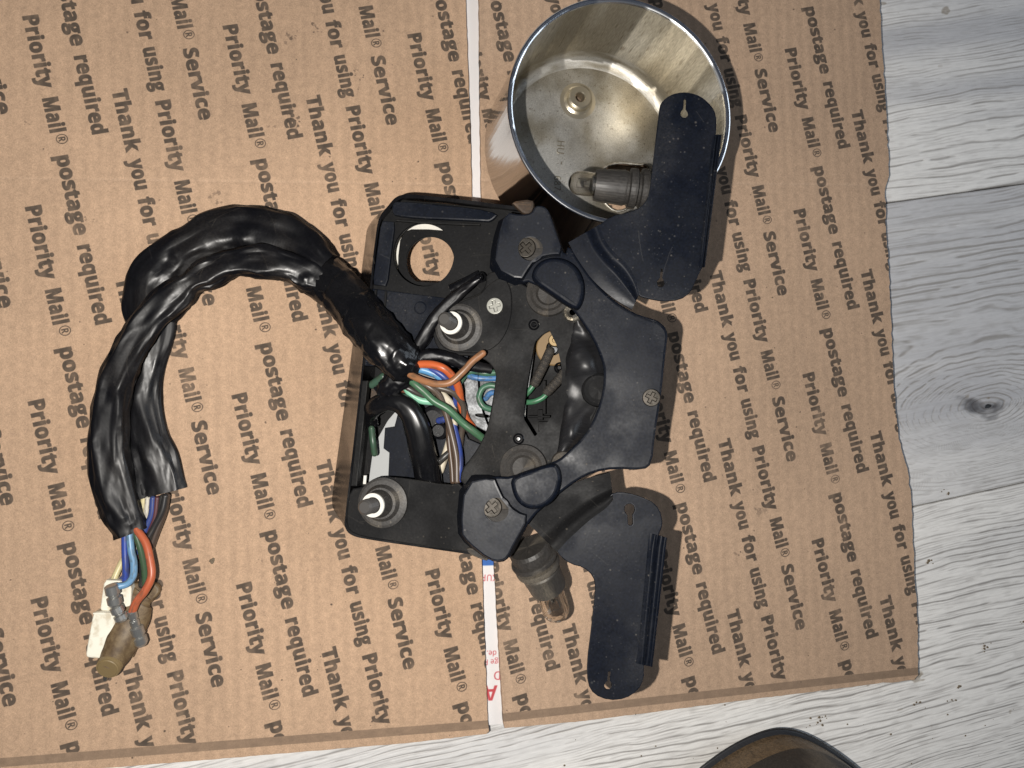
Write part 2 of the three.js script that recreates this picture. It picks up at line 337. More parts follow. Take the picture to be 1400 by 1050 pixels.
// ---------------------------------------------------------------- the flattened cardboard box
const box = thing('cardboard_box', 'flattened brown cardboard box with grey repeated printing, cut by a slot', 'cardboard box', V(0, FLOOR_Y, 0));
{
  const lat = { b: [0.2275, -0.0085], c: [0.0087, 0.2297], o: [-0.5924, -0.436], t: [0.1013, 0.0839], r: [-0.153, 0.0036], rot: -0.004 };
  const dirA = W(34.3, 22.9), dirB = W(108.6, 335.4), td = dirB.clone().sub(dirA).normalize(), k0 = W(34, 22).distanceTo(W(34 + 0.231 * 437, 22 + 0.973 * 437)) / 437;
  const words = {
    t: [['Thank', 0, 88], ['you', 100, 144], ['for', 154, 195], ['using', 205, 269], ['Priority', 281, 384], ['Mail®', 397, 462], ['Service', 473, 578]],
    p: [['Priority', 0, 103], ['Mail®', 116, 184], ['postage', 197, 311], ['required', 323, 437]],
  };
  function flapTexture(x0, x1, z0, z1, right, seed, stripLine, crease) {
    const h = 2048, w = Math.min(2048, Math.round(h * (x1 - x0) / (z1 - z0))), S = h / (z1 - z0);
    const cv = document.createElement('canvas'); cv.width = w; cv.height = h;
    const g = cv.getContext('2d');
    g.fillStyle = '#fff'; g.fillRect(0, 0, w, h); g.fillStyle = '#000';
    const limit = (x) => stripLine(x);                              // printing stops at the band
    for (let i = -4; i < 9; i++) for (let j = -4; j < 8; j++) for (const kind of ['p', 't']) {
      let q = [lat.o[0] + i * lat.b[0] + j * lat.c[0], lat.o[1] + i * lat.b[1] + j * lat.c[1]];
      if (kind === 't') q = [q[0] + lat.t[0], q[1] + lat.t[1]];
      let ang = Math.atan2(td.z, td.x);
      if (right) { const c = Math.cos(lat.rot), s = Math.sin(lat.rot); q = [c * q[0] - s * q[1] + lat.r[0], s * q[0] + c * q[1] + lat.r[1]]; ang += lat.rot; }
      const X = (q[0] * D - x0) * S, Y = (q[1] * D - z0) * S;
      g.save(); g.translate(X, Y); g.rotate(ang);
      const fs = 19.4 * k0 * S / 0.714;
      for (const [t, a, b] of words[kind]) {
        const reg = t.endsWith('®'), body = reg ? t.slice(0, -1) : t;
        g.save(); g.translate(a * k0 * S, 0); g.font = 'bold ' + fs + 'px sans-serif';
        const wid = g.measureText(body).width, want = (b - a) * k0 * S * (reg ? 0.755 : 1);
        g.scale(want / wid, 1); g.fillText(body, 0, 0); g.lineWidth = fs * 0.066; g.strokeStyle = '#000'; g.strokeText(body, 0, 0);
        if (reg) { g.font = 'bold ' + fs * 0.78 + 'px sans-serif'; g.translate(wid * 1.02, -fs * 0.18); g.fillText('®', 0, 0); }
        g.restore();
      }
      g.restore();
    }
    const ink = g.getImageData(0, 0, w, h).data, r = rng(seed);
    const fib = new Float32Array(w * h);
    for (let k = 0; k < 26000; k++) {                                // paper fibres
      let x = r() * w, y = r() * h, a = r() * 6.28; const L = 4 + r() * 14, s = (r() < 0.45 ? 1 : -1) * (0.25 + r() * 0.75);
      for (let i = 0; i < L; i++) { x += Math.cos(a); y += Math.sin(a); a += (r() - 0.5) * 0.4; const xi = Math.floor(x), yi = Math.floor(y); if (xi >= 0 && yi >= 0 && xi < w && yi < h) fib[yi * w + xi] = s; }
    }
    const spots = [];                                                // greasy flecks and crumbs ground into the paper
    const stain = right ? [[1040, 690, 9, .25], [1035, 668, 4, .3], [1010, 760, 5, .4]] : [[395, 52, 5, .7], [404, 47, 4, .5], [432, 38, 5, .75], [436, 45, 3, .6], [400, 160, 6, .75], [406, 170, 4, .6], [398, 152, 3, .5], [494, 106, 3, .6], [490, 120, 2, .6], [487, 98, 3, .5], [371, 175, 4, .35], [292, 271, 6, .4], [300, 280, 4, .35], [120, 300, 3, .5], [127, 301, 2, .5], [355, 768, 3, .5], [352, 780, 2, .3], [38, 165, 4, .3]];
    for (const [px, py, R, a] of stain) { const p = W(px, py); for (let k = 0; k < 5; k++) spots.push([(p.x - x0) * S + (r() - .5) * R * 5, (p.z - z0) * S + (r() - .5) * R * 5, R * (0.35 + 0.6 * r()), a * (0.3 + 0.7 * r())]); }
    for (let k = 0; k < 170; k++) spots.push([r() * w, r() * h, 0.8 + r() * 1.8, 0.2 + r() * 0.5]);
    const st = new Float32Array(w * h);
    for (const [cx, cy, R, a] of spots) for (let y = Math.max(0, Math.floor(cy - R * 2)); y < Math.min(h, cy + R * 2); y++) for (let x = Math.max(0, Math.floor(cx - R * 2)); x < Math.min(w, cx + R * 2); x++) {
      const d = Math.hypot(x - cx, y - cy) / R + (R > 2 ? 0.9 * (fbm(x / 3.5, y / 3.5, seed + 60, 2) - 0.5) * 2 : 0); st[y * w + x] = Math.max(st[y * w + x], a * sst(1.1, 0.6, d));
    }
    const fl = W(640, 100), fl2 = W(668, 1000), sd = (fl2.x - fl.x) / (fl2.z - fl.z);  // flutes run along the slot
    const flute = (X, Z) => { const q = (X - sd * Z) / 0.0052; return Math.cos(q * 2 * Math.PI); };
    const hg = new Float32Array(w * h);
    const base = right ? [179, 151, 126] : [182, 152, 125];
    const col = dataTex(w, h, (x, y) => {
      const X = x0 + x / S, Z = z0 + y / S, o = y * w + x, f = flute(X, Z);
      const big = fbm(X * 16, Z * 16, seed, 6) - 0.5, mid = fbm(X * 700, Z * 700, seed + 5, 3) - 0.5, fine = vn(x / 1.3, y / 1.3, seed + 7) - 0.5;
      const cz = Z - crease(X), cr = Math.exp(-Math.pow(cz / 0.0006, 2)) * (0.4 + 0.6 * vn(X * 400, 3, seed));
      let L = 1 + big * 0.15 + mid * 0.11 + fine * 0.17 + fib[o] * 0.085 + f * 0.016 * (0.5 + vn(X * 40, Z * 12, seed + 9));
      let k = 1 - ink[o * 4] / 255;
      const band = sst(0.0001, -0.0001, Math.abs(Z - limit(X) - 0.0017) - 0.00165);
      if (Z > limit(X)) k = 0;
      const wear = 0.68 + 0.34 * fbm(X * 500, Z * 500, seed + 12, 3) - 0.25 * sst(0.6, 0.8, fbm(X * 70, Z * 70, seed + 13, 3)) + 0.06 * f;
      k = clamp(k * wear, 0, 0.93); const bk = band * (0.5 + 0.25 * fbm(X * 300, Z * 700, seed + 15, 3)), s = st[o];
      hg[o] = 0.5 + 0.10 * f + 0.14 * mid + 0.12 * fine + fib[o] * 0.05 + 0.05 * big - cr * 0.8 - bk * 0.08;
      return [0, 1, 2].map((c) => { let v = mix(base[c] * L, [80, 69, 59][c] * (0.9 + 0.2 * mid), k); v = mix(v, [112, 94, 78][c], bk); v = mix(v, [52, 44, 38][c], s); return clamp(v + cr * 7, 0, 255); });
    }, true, THREE.ClampToEdgeWrapping);
    const bu = dataTex(w, h, (x, y) => clamp(hg[y * w + x]) * 255, false, THREE.ClampToEdgeWrapping);
    return std({ map: col, bumpMap: bu, bumpScale: 0.00022, roughness: 0.88 });
  }
  const line = (A, B) => { const p = W(...A), q = W(...B); return (x) => p.z + (q.z - p.z) * (x - p.x) / (q.x - p.x); };
  const edgeMat = std({ map: dataTex(256, 32, (x, y) => { const v = 0.75 + 0.35 * vn(x / 2, y / 3, 5); return [150 * v, 116 * v, 86 * v]; }, true), roughness: 0.9 });
  edgeMat.map.repeat.set(20, 300);
  function flap(pts, right, seed, strip, crease, jag) {
    const P = []; const r = rng(seed);
    for (let i = 0; i < pts.length; i++) {
      const a = pts[i], b = pts[(i + 1) % pts.length], n = Math.max(1, Math.round(Math.hypot(a[0] - b[0], a[1] - b[1]) / 7));
      for (let k = 0; k < n; k++) { const t = k / n, j = k ? jag(a, b) : 0; P.push([mix(a[0], b[0], t) + (r() - .5) * j, mix(a[1], b[1], t) + (r() - .5) * j]); }
    }
    const Wp = P.map((p) => W(p[0], p[1], 0)), xs = Wp.map((p) => p.x), zs = Wp.map((p) => p.z);
    const x0 = Math.max(-0.26, Math.min(...xs)), x1 = Math.max(...xs), z0 = Math.max(-0.185, Math.min(...zs)), z1 = Math.max(...zs);
    const g = slab(BOARD, P, 0, 0.0032, { bevel: 0.0003, seg: 2 });
    const uv = g.attributes.uv, q = g.attributes.position, nn = g.attributes.normal;
    for (let i = 0; i < uv.count; i++) uv.setXY(i, (q.getX(i) - x0) / (x1 - x0), (q.getZ(i) - z0) / (z1 - z0));
    const mat = flapTexture(x0, x1, z0, z1, right, seed, line(...strip), line(...crease));
    return part('flap', g, mat, box);
  }
  const jg = (a, b) => (a[0] > 1150 && b[0] > 1150 ? 2.0 : a[1] > 900 && b[1] > 900 ? 0.7 : 0.9);
  flap([[-260, -150], [632, -150], [637, 0], [640, 90], [644, 200], [645, 262], [652, 500], [659, 770], [664, 900], [667, 985], [669, 1000], [665, 1004], [560, 1016], [300, 1038], [0, 1062], [-260, 1083]], false, 211, [[0, 1036], [665, 984.5]], [[0, 243], [640, 252]], jg);
  flap([[653, -150], [655, 0], [656, 130], [658, 262], [666, 500], [676, 770], [683, 900], [688, 985], [690, 996], [800, 986], [1000, 960], [1200, 935], [1250, 930], [1256, 923], [1255, 850], [1250, 770], [1247, 690], [1241, 640], [1229, 600], [1222, 520], [1217, 400], [1213, 330], [1210, 262], [1216, 240], [1212, 150], [1205, 40], [1203, 0], [1197, -150]], true, 307, [[688, 975], [1255, 912]], [[650, 246], [1215, 253]], jg);
  // the box's other wall under the slot, white and printed in red
  const lx0 = W(622, -150, -0.0034).x, lx1 = W(712, 1000, -0.0034).x, lz0 = W(640, -150, -0.0034).z, lz1 = W(680, 989, -0.0034).z;
  const S = 4000, cv = document.createElement('canvas'); cv.width = Math.round((lx1 - lx0) * S); cv.height = Math.min(2048, Math.round((lz1 - lz0) * S)); const Sz = cv.height / (lz1 - lz0);
  const c2 = cv.getContext('2d'); c2.fillStyle = '#e6e4e4'; c2.fillRect(0, 0, cv.width, cv.height);
  const at = (px, py) => { const p = W(px, py, -0.0034); return [(p.x - lx0) * S, (p.z - lz0) * Sz]; };
  c2.fillStyle = '#2a62b0'; { const [x, y] = at(640, 764), [, y2] = at(640, 774); c2.fillRect(x, y, 400, y2 - y); }
  const put = (t, px, py, size, bold) => { const [x, y] = at(px, py); c2.save(); c2.translate(x, y); c2.rotate(Math.PI + 0.03); c2.fillStyle = '#c04a50'; c2.font = (bold ? 'bold ' : '') + size * 0.3e-3 * 0.94 * S + 'px sans-serif'; c2.textAlign = 'center'; c2.fillText(t, 0, 0); c2.restore(); };
  put('KUP', 669, 786, 13); put('de.', 672, 890, 11); put('age R', 674, 902, 11); put('D', 680, 918, 17); put('A', 671, 937, 30, true);
  const tx = new THREE.CanvasTexture(cv); tx.colorSpace = THREE.SRGBColorSpace; tx.flipY = false;
  const g = slab(BOARD, [[618, -150], [700, -150], [712, 500], [714, 989], [661, 992], [640, 500]], -0.0034, 0.0032, { bevel: 0.0002 });
  const uv = g.attributes.uv, q = g.attributes.position; for (let i = 0; i < uv.count; i++) uv.setXY(i, (q.getX(i) - lx0) / (lx1 - lx0), (q.getZ(i) - lz0) / (lz1 - lz0));
  part('printed_panel', g, std({ map: tx, roughness: 0.6 }), box, 'white panel with red and blue print seen in the slot');
}

// ---------------------------------------------------------------- screws, shared
function phillips(fr, at, r, mat, { head = 0.5, ang = 0.4, axis } = {}) {
  const s = new THREE.Shape(circ(0, 0, r, r, 36).map((p) => new THREE.Vector2(...p)));
  const a = r * 0.62, b = r * 0.16, cr = [[b, a], [b, b], [a, b], [a, -b], [b, -b], [b, -a], [-b, -a], [-b, -b], [-a, -b], [-a, b], [-b, b], [-b, a]];
  s.holes.push(new THREE.Path(cr.map(([x, y]) => new THREE.Vector2(x * Math.cos(ang) - y * Math.sin(ang), x * Math.sin(ang) + y * Math.cos(ang)))));
  const h = r * head, g = new THREE.ExtrudeGeometry(s, { depth: h * 0.3, bevelEnabled: true, bevelSize: r * 0.08, bevelThickness: h * 0.35, bevelOffset: -r * 0.08, bevelSegments: 4 });
  g.rotateX(-Math.PI / 2).translate(0, h * 0.35, 0);
  const base = new THREE.CylinderGeometry(r * 0.97, r, h * 0.4, 36).translate(0, h * 0.1, 0);
  const q = axis ? new THREE.Quaternion().setFromUnitVectors(V(0, 1, 0), axis) : fr.q;
  return merge([toCreasedNormals(flat(g), 0.7), base]).applyQuaternion(q).translate(at.x, at.y, at.z);
}
const mm = 0.001;

// ---------------------------------------------------------------- gauge housing
const hs = thing('gauge_housing', 'black plastic back of a motorcycle gauge cluster, opened to show its wires', 'gauge cluster', W(640, 560, 0));
{
  const L = (px, py, y) => CL.w(px, py, y);
  // flared glossy wall round the left of the housing
  const rim = [[720, 284], [696, 281], [597, 269], [552, 266], [541, 270], [530, 282], [519, 297], [512, 335], [506, 391], [497, 480], [484, 600], [472, 705], [471, 717], [475, 727], [484, 733], [507, 738], [560, 746], [636, 757], [690, 764]];
  const low = [null, null, null, null, null, [519, 292], [503, 311], [499, 335], [494, 373], [481, 480], [466, 590], [455, 672], [454, 684], [457, 698], null, null, null, null, null];
  const rows = [[], [], [], [], []];
  rim.forEach((p, i) => {
    const a = L(p[0], p[1], 0), lo = low[i] ? W(low[i][0], low[i][1], 0.0012) : a.clone().addScaledVector(clN, -0.012);
    const inn = a.clone().lerp(L(640, 540, 0), 0.018);
    rows[0].push(inn.clone().addScaledVector(clN, -0.016)); rows[1].push(inn.clone()); rows[2].push(a.clone()); rows[3].push(a.clone().lerp(lo, 0.06).addScaledVector(clN, -0.0004)); rows[4].push(lo);
  });
  const R = rows.map((r) => { const c = new THREE.CatmullRomCurve3(r, false, 'centripetal'); const o = []; for (let i = 0; i <= 140; i++) o.push(c.getPoint(i / 140)); return o; });
  part('skirt', toCreasedNormals(flat(skin(R)), 0.6), M.gloss, hs);
  // recessed panel with the round lamp hole, top left
  const hole = circ(579, 348, 43, 45, 56);
  part('lamp_panel', slab(CL, [[505, 400], [518, 300], [545, 272], [745, 292], [760, 330], [745, 420], [612, 412]], -0.0022, 0.002, { holes: [hole] }), M.black, hs);
  part('ridge', slab(CL, chaikin([[537, 277], [545, 274], [684, 288], [672, 303], [658, 302], [541, 297], [535, 288]], 2), 0.0002, 0.0024, { bevel: 0.0006 }), M.navy, hs);
  part('side_rail', slab(CL, chaikin([[521, 302], [540, 303], [529, 391], [509, 389]], 1, true, 0.1), -0.0006, 0.002, { bevel: 0.0004 }), M.navy, hs);
  part('rib', slab(CL, chaikin([[540, 299], [657, 305], [656, 309], [540, 303]], 1), -0.0008, 0.0015, { bevel: 0.0003 }), M.black, hs);
  const tubeIn = (cx, cy, rx, ry, y0, y1, sx, sy, a0, a1, n = 40) => { const A = circ(cx, cy, rx, ry, n, a0, a1), B = circ(cx + sx, cy + sy, rx, ry, n, a0, a1); return skin([A.map((p) => L(p[0], p[1], y0)), B.map((p) => L(p[0], p[1], y1))]); };
  // the well below the hole: pale wall, then a black ring with the flat-sided opening
  const wallPts = chaikin([[533, 310], [560, 302], [625, 306], [634, 330], [634, 395], [590, 402], [530, 400], [526, 350]], 2);
  part('lamp_well', skin([wallPts.map((p) => L(p[0], p[1], -0.0042)), wallPts.map((p) => L(p[0] + 2, p[1] + 2, -0.0115))], true), M.cream, hs);
  const open = circ(588, 357, 34, 35, 44).map(([x, y]) => [x, Math.min(y, 387 + (x - 588) * 0.04)]);
  part('lamp_ring', slab(CL, chaikin([[548, 318], [566, 312], [640, 318], [646, 350], [640, 398], [590, 406], [546, 404], [543, 360]], 1), -0.0085, 0.0014, { holes: [open], bevel: 0.0003 }), M.black, hs);
  part('well_floor', slab(CL, [[520, 300], [650, 300], [650, 410], [515, 410]], -0.0112, 0.0008, { holes: [circ(588, 357, 42, 42, 40)], bevel: 0 }), M.white, hs);
  // middle panel
  part('middle_panel', slab(CL, [[508, 394], [616, 408], [640, 420], [640, 500], [590, 505], [496, 500]], -0.0016, 0.003, { bevel: 0.0005 }), M.navy, hs);
  part('rib', slab(CL, [[512, 396], [515, 396], [506, 498], [503, 498]], -0.0004, 0.0014, { bevel: 0.0002 }), M.black, hs);
  part('rib', slab(CL, [[526, 398], [529, 398], [520, 500], [517, 500]], -0.0009, 0.001, { bevel: 0.0002 }), M.black, hs);
  part('moulding_mark', lathe(CL, [[0.0019, 0], [0.0022, 0.0002], [0.0025, 0]], L(575, 421, -0.0016)), M.navy, hs);
  // lower left panel with a stud
  part('lower_panel', slab(CL, chaikin([[478, 668], [495, 666], [506, 657], [519, 651], [560, 654], [612, 663], [632, 660], [650, 700], [650, 757], [636, 755], [507, 737], [484, 731], [474, 722], [473, 700]], 1), 0.0002, 0.0022, { bevel: 0.0006 }), M.black, hs);
  part('left_ledge', slab(CL, [[495, 520], [503, 520], [488, 665], [479, 665]], -0.0005, 0.004, { bevel: 0.0004 }), M.black, hs);
  // floor of the wiring bay
  part('bay_floor', slab(CL, [[496, 495], [700, 495], [720, 600], [700, 660], [480, 668]], -0.0150, 0.0015, { bevel: 0 }), M.black, hs);
  part('light_guide', slab(CL, chaikin([[503, 664], [510, 614], [517, 598], [530, 575], [541, 562], [548, 564], [560, 600], [556, 664]], 1, true, 0.1), -0.0128, 0.0016, { bevel: 0.0002 }), std({ color: new THREE.Color(0.42, 0.43, 0.43), roughness: 0.35 }), hs);
  part('reed', slab(CL, [[497, 650], [501, 650], [500, 662], [496, 662]], -0.003, 0.001, { bevel: 0.0002 }), M.white, hs);
  part('bay_plate', slab(CL, [[539, 583], [526, 585], [524, 613], [532, 619], [530, 664], [690, 664], [690, 640], [668, 612], [640, 600], [622, 560], [560, 545], [545, 560]], -0.0108, 0.0012, { bevel: 0.0003 }), M.navy, hs);
  part('partition', slab(CL, [[508, 522], [534, 518], [560, 545], [541, 563], [520, 556], [504, 560]], -0.010, 0.002, { bevel: 0.0003 }), M.brown, hs);
  const slot = chaikin([[648, 563], [672, 566], [672, 573], [648, 571]], 2);
  part('bracket_plate', slab(CL, chaikin([[622, 512], [690, 512], [682, 596], [660, 588], [640, 576], [632, 556]], 1, true, 0.12), -0.0085, 0.0012, { holes: [slot], bevel: 0.0003 }), M.zinc, hs);
  part('rubber_plug', merge([lathe(CL, [[0, 0.004], [0.003, 0.004], [0.0046, 0.0032], [0.005, 0.0022], [0.0044, 0.0016], [0.0052, 0.0008], [0.0052, -0.002]], L(594, 572, -0.009)), lathe(CL, [[0, 0.004], [0.0022, 0.004], [0.0032, 0.0032], [0.0034, -0.002]], L(602, 589, -0.0085))]), M.vinyl, hs);
  // black dust cover over the gauge back: left web and right arc, two openings
  const cover = [[664, 374], [680, 370], [700, 382], [716, 388], [740, 405], [786, 430], [812, 468], [825, 505], [824, 535], [812, 572], [792, 602], [768, 628], [705, 655], [655, 668], [628, 662], [631, 641], [644, 626], [657, 606], [666, 586], [671, 560], [677, 523], [678, 511], [672, 499], [660, 490], [645, 486], [612, 486], [596, 474], [590, 452], [600, 432], [628, 410], [655, 402], [664, 390]];
  const win = chaikin([[729, 466], [740, 455], [752, 448], [764, 473], [771, 506], [769, 544], [754, 574], [731, 601], [713, 572], [718, 527]], 1, true, 0.1);
  part('dust_cover', slab(CL, chaikin(cover, 1), 0.0016, 0.0022, { holes: [win], bevel: 0.0006, seg: 3 }), M.black, hs);
  part('cover_pad', slab(CL, chaikin([[664, 392], [688, 375], [701, 398], [699, 438], [686, 468], [662, 483], [612, 481], [598, 466], [593, 448], [606, 430], [630, 412], [655, 404]], 2), 0.0021, 0.0010, { bevel: 0.0005, seg: 3 }), M.black, hs);
  part('window_floor', slab(CL, [[700, 430], [790, 430], [800, 610], [700, 620]], -0.0105, 0.001, { bevel: 0 }), M.black, hs);
  part('insulator_disc', lathe(CL, [[0.0028, 0.0008], [0.0062, 0.0008], [0.0066, 0.0004], [0.0066, -0.0006]], L(757, 476, -0.0064)), M.phenolic, hs);
  part('rivet', lathe(CL, [[0, 0.0006], [0.0009, 0.0006], [0.0010, 0.0022], [0.0021, 0.0022], [0.0025, 0.0012], [0.0026, -0.001]], L(759, 466, -0.0054)), M.brass, hs);
  part('terminal_lug', slab(CL, chaikin([[748, 476], [758, 472], [764, 478], [754, 486], [748, 484]], 1), -0.0046, 0.0006, { bevel: 0.0001 }), M.zinc, hs);
  for (const q of [[[752, 480, -0.004], [742, 502, -0.0038], [731, 524, -0.0042]], [[772, 508, -0.0035], [763, 520, -0.0038], [748, 536, -0.0042]]])
    part('cable_sleeve', wireGeo(q.map((p) => L(...p)), 0.0018), M.dusty, hs);
  for (const q of [[[732, 523, -0.0042], [724, 534, -0.0044], [714, 544, -0.006]], [[750, 534, -0.0042], [743, 543, -0.004], [730, 549, -0.0042], [712, 550, -0.006]]])
    part('wire', wireGeo(q.map((p) => L(...p)), 0.00105), wm('#3d7a55'), hs);
  part('rib', slab(CL, [[727, 472], [730.5, 468], [729, 490], [723, 530], [720.5, 530], [724, 492]], -0.003, 0.003, { bevel: 0.0002 }), M.zinc, hs);
  part('reed', slab(CL, [[716, 553], [719, 553], [718, 570], [715, 570]], -0.003, 0.002, { bevel: 0.0002 }), M.white, hs);
  for (const [a, b, c, d] of [[735, 560, 742, 574], [722, 568, 752, 571], [742, 520, 746, 566], [736, 590, 752, 576]]) part('rib', slab(CL, [[a, b], [c, b], [c, d], [a, d]], -0.006, 0.004, { bevel: 0.0003 }), M.black, hs);
  // sculpted rubber boot along the right of the cover
  {
    const inn = chaikin([[786, 436], [782, 450], [778, 470], [772, 492], [772, 520], [772, 545], [768, 572], [764, 600], [760, 622]], 2, false);
    const out = chaikin([[792, 434], [812, 462], [824, 495], [827, 520], [824, 545], [815, 570], [800, 596], [782, 612], [768, 628]], 2, false);
    const rows2 = []; const N = 26;
    for (let j = 0; j <= 14; j++) {
      const row = []; for (let i = 0; i < inn.length; i++) {
        const t = j / 14, s = i / (inn.length - 1), px = mix(inn[i][0], out[i][0], t), py = mix(inn[i][1], out[i][1], t);
        const b = Math.pow(Math.sin(Math.PI * Math.min(1, t * 1.05)), 0.6) * (0.0020 + 0.0032 * Math.exp(-Math.pow((s - 0.34) / 0.10, 2)) + 0.0028 * Math.exp(-Math.pow((s - 0.76) / 0.08, 2)) - 0.0016 * Math.exp(-Math.pow((s - 0.55) / 0.07, 2)) - 0.0010 * Math.exp(-Math.pow((s - 0.18) / 0.05, 2))) + 0.0009 * noise.noise(px * 0.07, py * 0.07, 3.3);
        row.push(L(px, py, 0.0012 + b));
      }
      rows2.push(row);
    }
    part('rubber_boot', skin(rows2), M.boot, hs);
    part('rubber_plug', lathe(CL, [[0, 0.0012], [0.0035, 0.0012], [0.0050, 0.0018], [0.0058, 0.0010], [0.0062, -0.002]], L(818, 533, 0.0035)), M.black, hs);
  }
  // grommets half under the plate
  for (const [x, y, r] of [[750, 402, 0.0083], [716, 640, 0.0087]])
    part('grommet', lathe(CL, [[0, 0.0012], [r * 0.45, 0.0012], [r * 0.55, 0.0022], [r * 0.68, 0.0016], [r * 0.8, 0.0024], [r * 0.97, 0.0018], [r, 0], [r, -0.001]], L(x, y, 0.0022)), M.dusty, hs);
  part('grommet', lathe(CL, [[0.0012, 0.0006], [0.0022, 0.0010], [0.0026, 0.0004], [0.0033, 0.0011], [0.0038, 0]], L(783, 427, 0.0030)), M.steel, hs);
  part('grommet', lathe(CL, [[0.0, 0.0008], [0.0032, 0.0010], [0.0042, 0.0016], [0.0048, 0]], L(771, 634, 0.0026)), M.dusty, hs);
  for (const [x, y, h] of [[730, 444, 0.0016], [709, 600, 0.0016], [765, 503, -0.003], [657, 379, 0.0022]])
    part('pin', merge([lathe(CL, [[0, 0.0011], [0.0006, 0.0010], [0.0010, 0.0006], [0.0011, 0]], L(x, y, h), 20), lathe(CL, [[0.0014, 0.0002], [0.0018, 0.0004], [0.0021, 0]], L(x, y, h), 20)]), M.gloss, hs);
  part('screw', phillips(CL, L(677, 419, 0.0022), 0.0031, std({ color: new THREE.Color(0.66, 0.66, 0.6), roughness: 0.32, metalness: 0.85 }), { ang: 0.25 }), std({ color: new THREE.Color(0.24, 0.24, 0.215), roughness: 0.42, metalness: 0.6 }), hs, 'bright cross-head screw');
  // two threaded studs on rubber cushions
  for (const [bx, by, tx, ty, r] of [[628, 448, 607, 436, 0.0088], [524, 687, 498, 694, 0.0092]]) {
    const b = L(bx, by, 0.0012), tip = L(tx, ty, 0.0175), ax = tip.clone().sub(b).normalize(), len = tip.distanceTo(b);
    part('cushion', lathe(CL, [[r * 0.42, 0.0042], [r * 0.62, 0.0040], [r * 0.74, 0.0022], [r * 0.9, 0.0018], [r, 0.0012], [r, 0.0002], [r, -0.001]], b, 44), M.rubber, hs);
    part('cushion_core', lathe(CL, [[0, len * 0.52], [r * 0.47, len * 0.52], [r * 0.50, len * 0.44], [r * 0.60, len * 0.1], [r * 0.66, 0]], b, 36, ax), M.rubber, hs);
    part('washer', lathe(CL, [[r * 0.32, len * 0.52], [r * 0.32, len * 0.57], [r * 0.47, len * 0.57], [r * 0.47, len * 0.52]], b, 36, ax), M.white, hs);
    const pr = [[0, len], [r * 0.21, len], [r * 0.275, len * 0.97]]; for (let k = 0; k < 9; k++) { const y = len * (0.955 - k * 0.042); pr.push([r * 0.30, y], [r * 0.27, y - len * 0.021]); } pr.push([r * 0.30, len * 0.52]);
    part('stud', lathe(CL, pr, b, 24, ax), std({ color: new THREE.Color(0.09, 0.085, 0.08), roughness: 0.42, metalness: 0.3 }), hs);
  }
  // ---- navy mounting plate
  const up = [[691, 290], [713, 294], [727, 292], [731, 281], [744, 281], [751, 288], [757, 307], [764, 328], [772, 350]];
  const right = [[777, 333], [791, 356], [811, 384], [840, 412], [866, 429], [886, 436], [903, 441], [914, 454], [911, 477], [904, 545], [896, 594], [892, 634], [880, 643], [840, 641], [811, 646], [789, 657], [766, 674], [747, 690], [728, 707], [703, 747], [696, 763], [686, 770], [668, 767]];
  const bot = [[639, 742], [628, 728], [634, 660], [675, 651], [700, 652], [756, 632], [770, 624], [800, 595], [815, 566], [824, 535], [826, 508], [822, 490], [811, 464], [790, 432], [776, 415], [725, 384], [712, 387], [675, 366], [680, 326]];
  const plateTop = 0.0062;
  const mp = part('mounting_plate', slab(CL, chaikin([...up, ...right, ...bot], 1), plateTop, 0.0022, { bevel: 0.0009, seg: 4, holes: [] }), M.navy, hs);
  part('plate_flange', sweep(chaikin(right.slice(1, 21), 1, false).map((p) => [L(p[0] - (p[0] > 700 ? 3.2 : 0), p[1] - (p[1] > 620 ? 3.2 : -1), plateTop - 0.0034), 0.0012, 0.0056]), { seg: 160, rad: 10, up: clN, pw: 4 }), M.navy, mp);
  const lugU = chaikin([[691, 290], [712, 294], [727, 292], [732, 281], [744, 282], [751, 289], [757, 307], [771, 348], [748, 349], [731, 356], [721, 370], [712, 385], [676, 366], [680, 326]], 1);
  const lugL = chaikin([[635, 660], [675, 651], [682, 668], [690, 684], [706, 700], [724, 706], [703, 745], [695, 762], [685, 768], [668, 765], [640, 742], [629, 727]], 1);
  const wells = [[725.5, 340.5, 19.5, 719, 340], [679, 697, 19.5, 673, 693]];
  [lugU, lugL].forEach((lug, i) => {
    const [cx, cy, r, sx, sy] = wells[i];
    const lg = part('lug', raised(CL, lug, 0.0084, 0.0090, 0.0034, { holes: [circ(cx, cy, r, r, 40)], hb: 0.0007 }), M.lug, hs);
    const A = circ(cx, cy, r, r, 40), rr = [A.map((p) => L(p[0], p[1], 0.0081)), A.map((p) => L(cx + (p[0] - cx) * 0.97, cy + (p[1] - cy) * 0.97, 0.0066)), A.map((p) => L(cx + (p[0] - cx) * 0.93, cy + (p[1] - cy) * 0.93, 0.0064)), A.map((p) => L(cx + (p[0] - cx) * 0.01, cy + (p[1] - cy) * 0.01, 0.0064))];
    part('screw_well', toCreasedNormals(flat(skin(rr, true)), 0.5), M.dusty, lg);
    part('screw', phillips(CL, L(sx, sy, 0.0062), 0.0036, M.screw, { ang: 0.7, head: 0.55 }), M.screw, lg);
  });
  const domeU = [[725, 383], [728, 366], [740, 354], [757, 350], [776, 354], [791, 366], [799, 385], [799, 405], [794, 419], [786, 424], [760, 407]];
  const domeL = [[696, 652], [727, 641], [757, 632], [765, 640], [768, 656], [764, 675], [753, 689], [738, 697], [722, 697], [709, 690], [700, 676]];
  for (const d of [domeU, domeL]) part('boss', slab(CL, chaikin(d, 2), 0.0102, 0.0072, { bevel: 0.0018, bevelH: 0.0022, seg: 6 }), M.navy, mp);
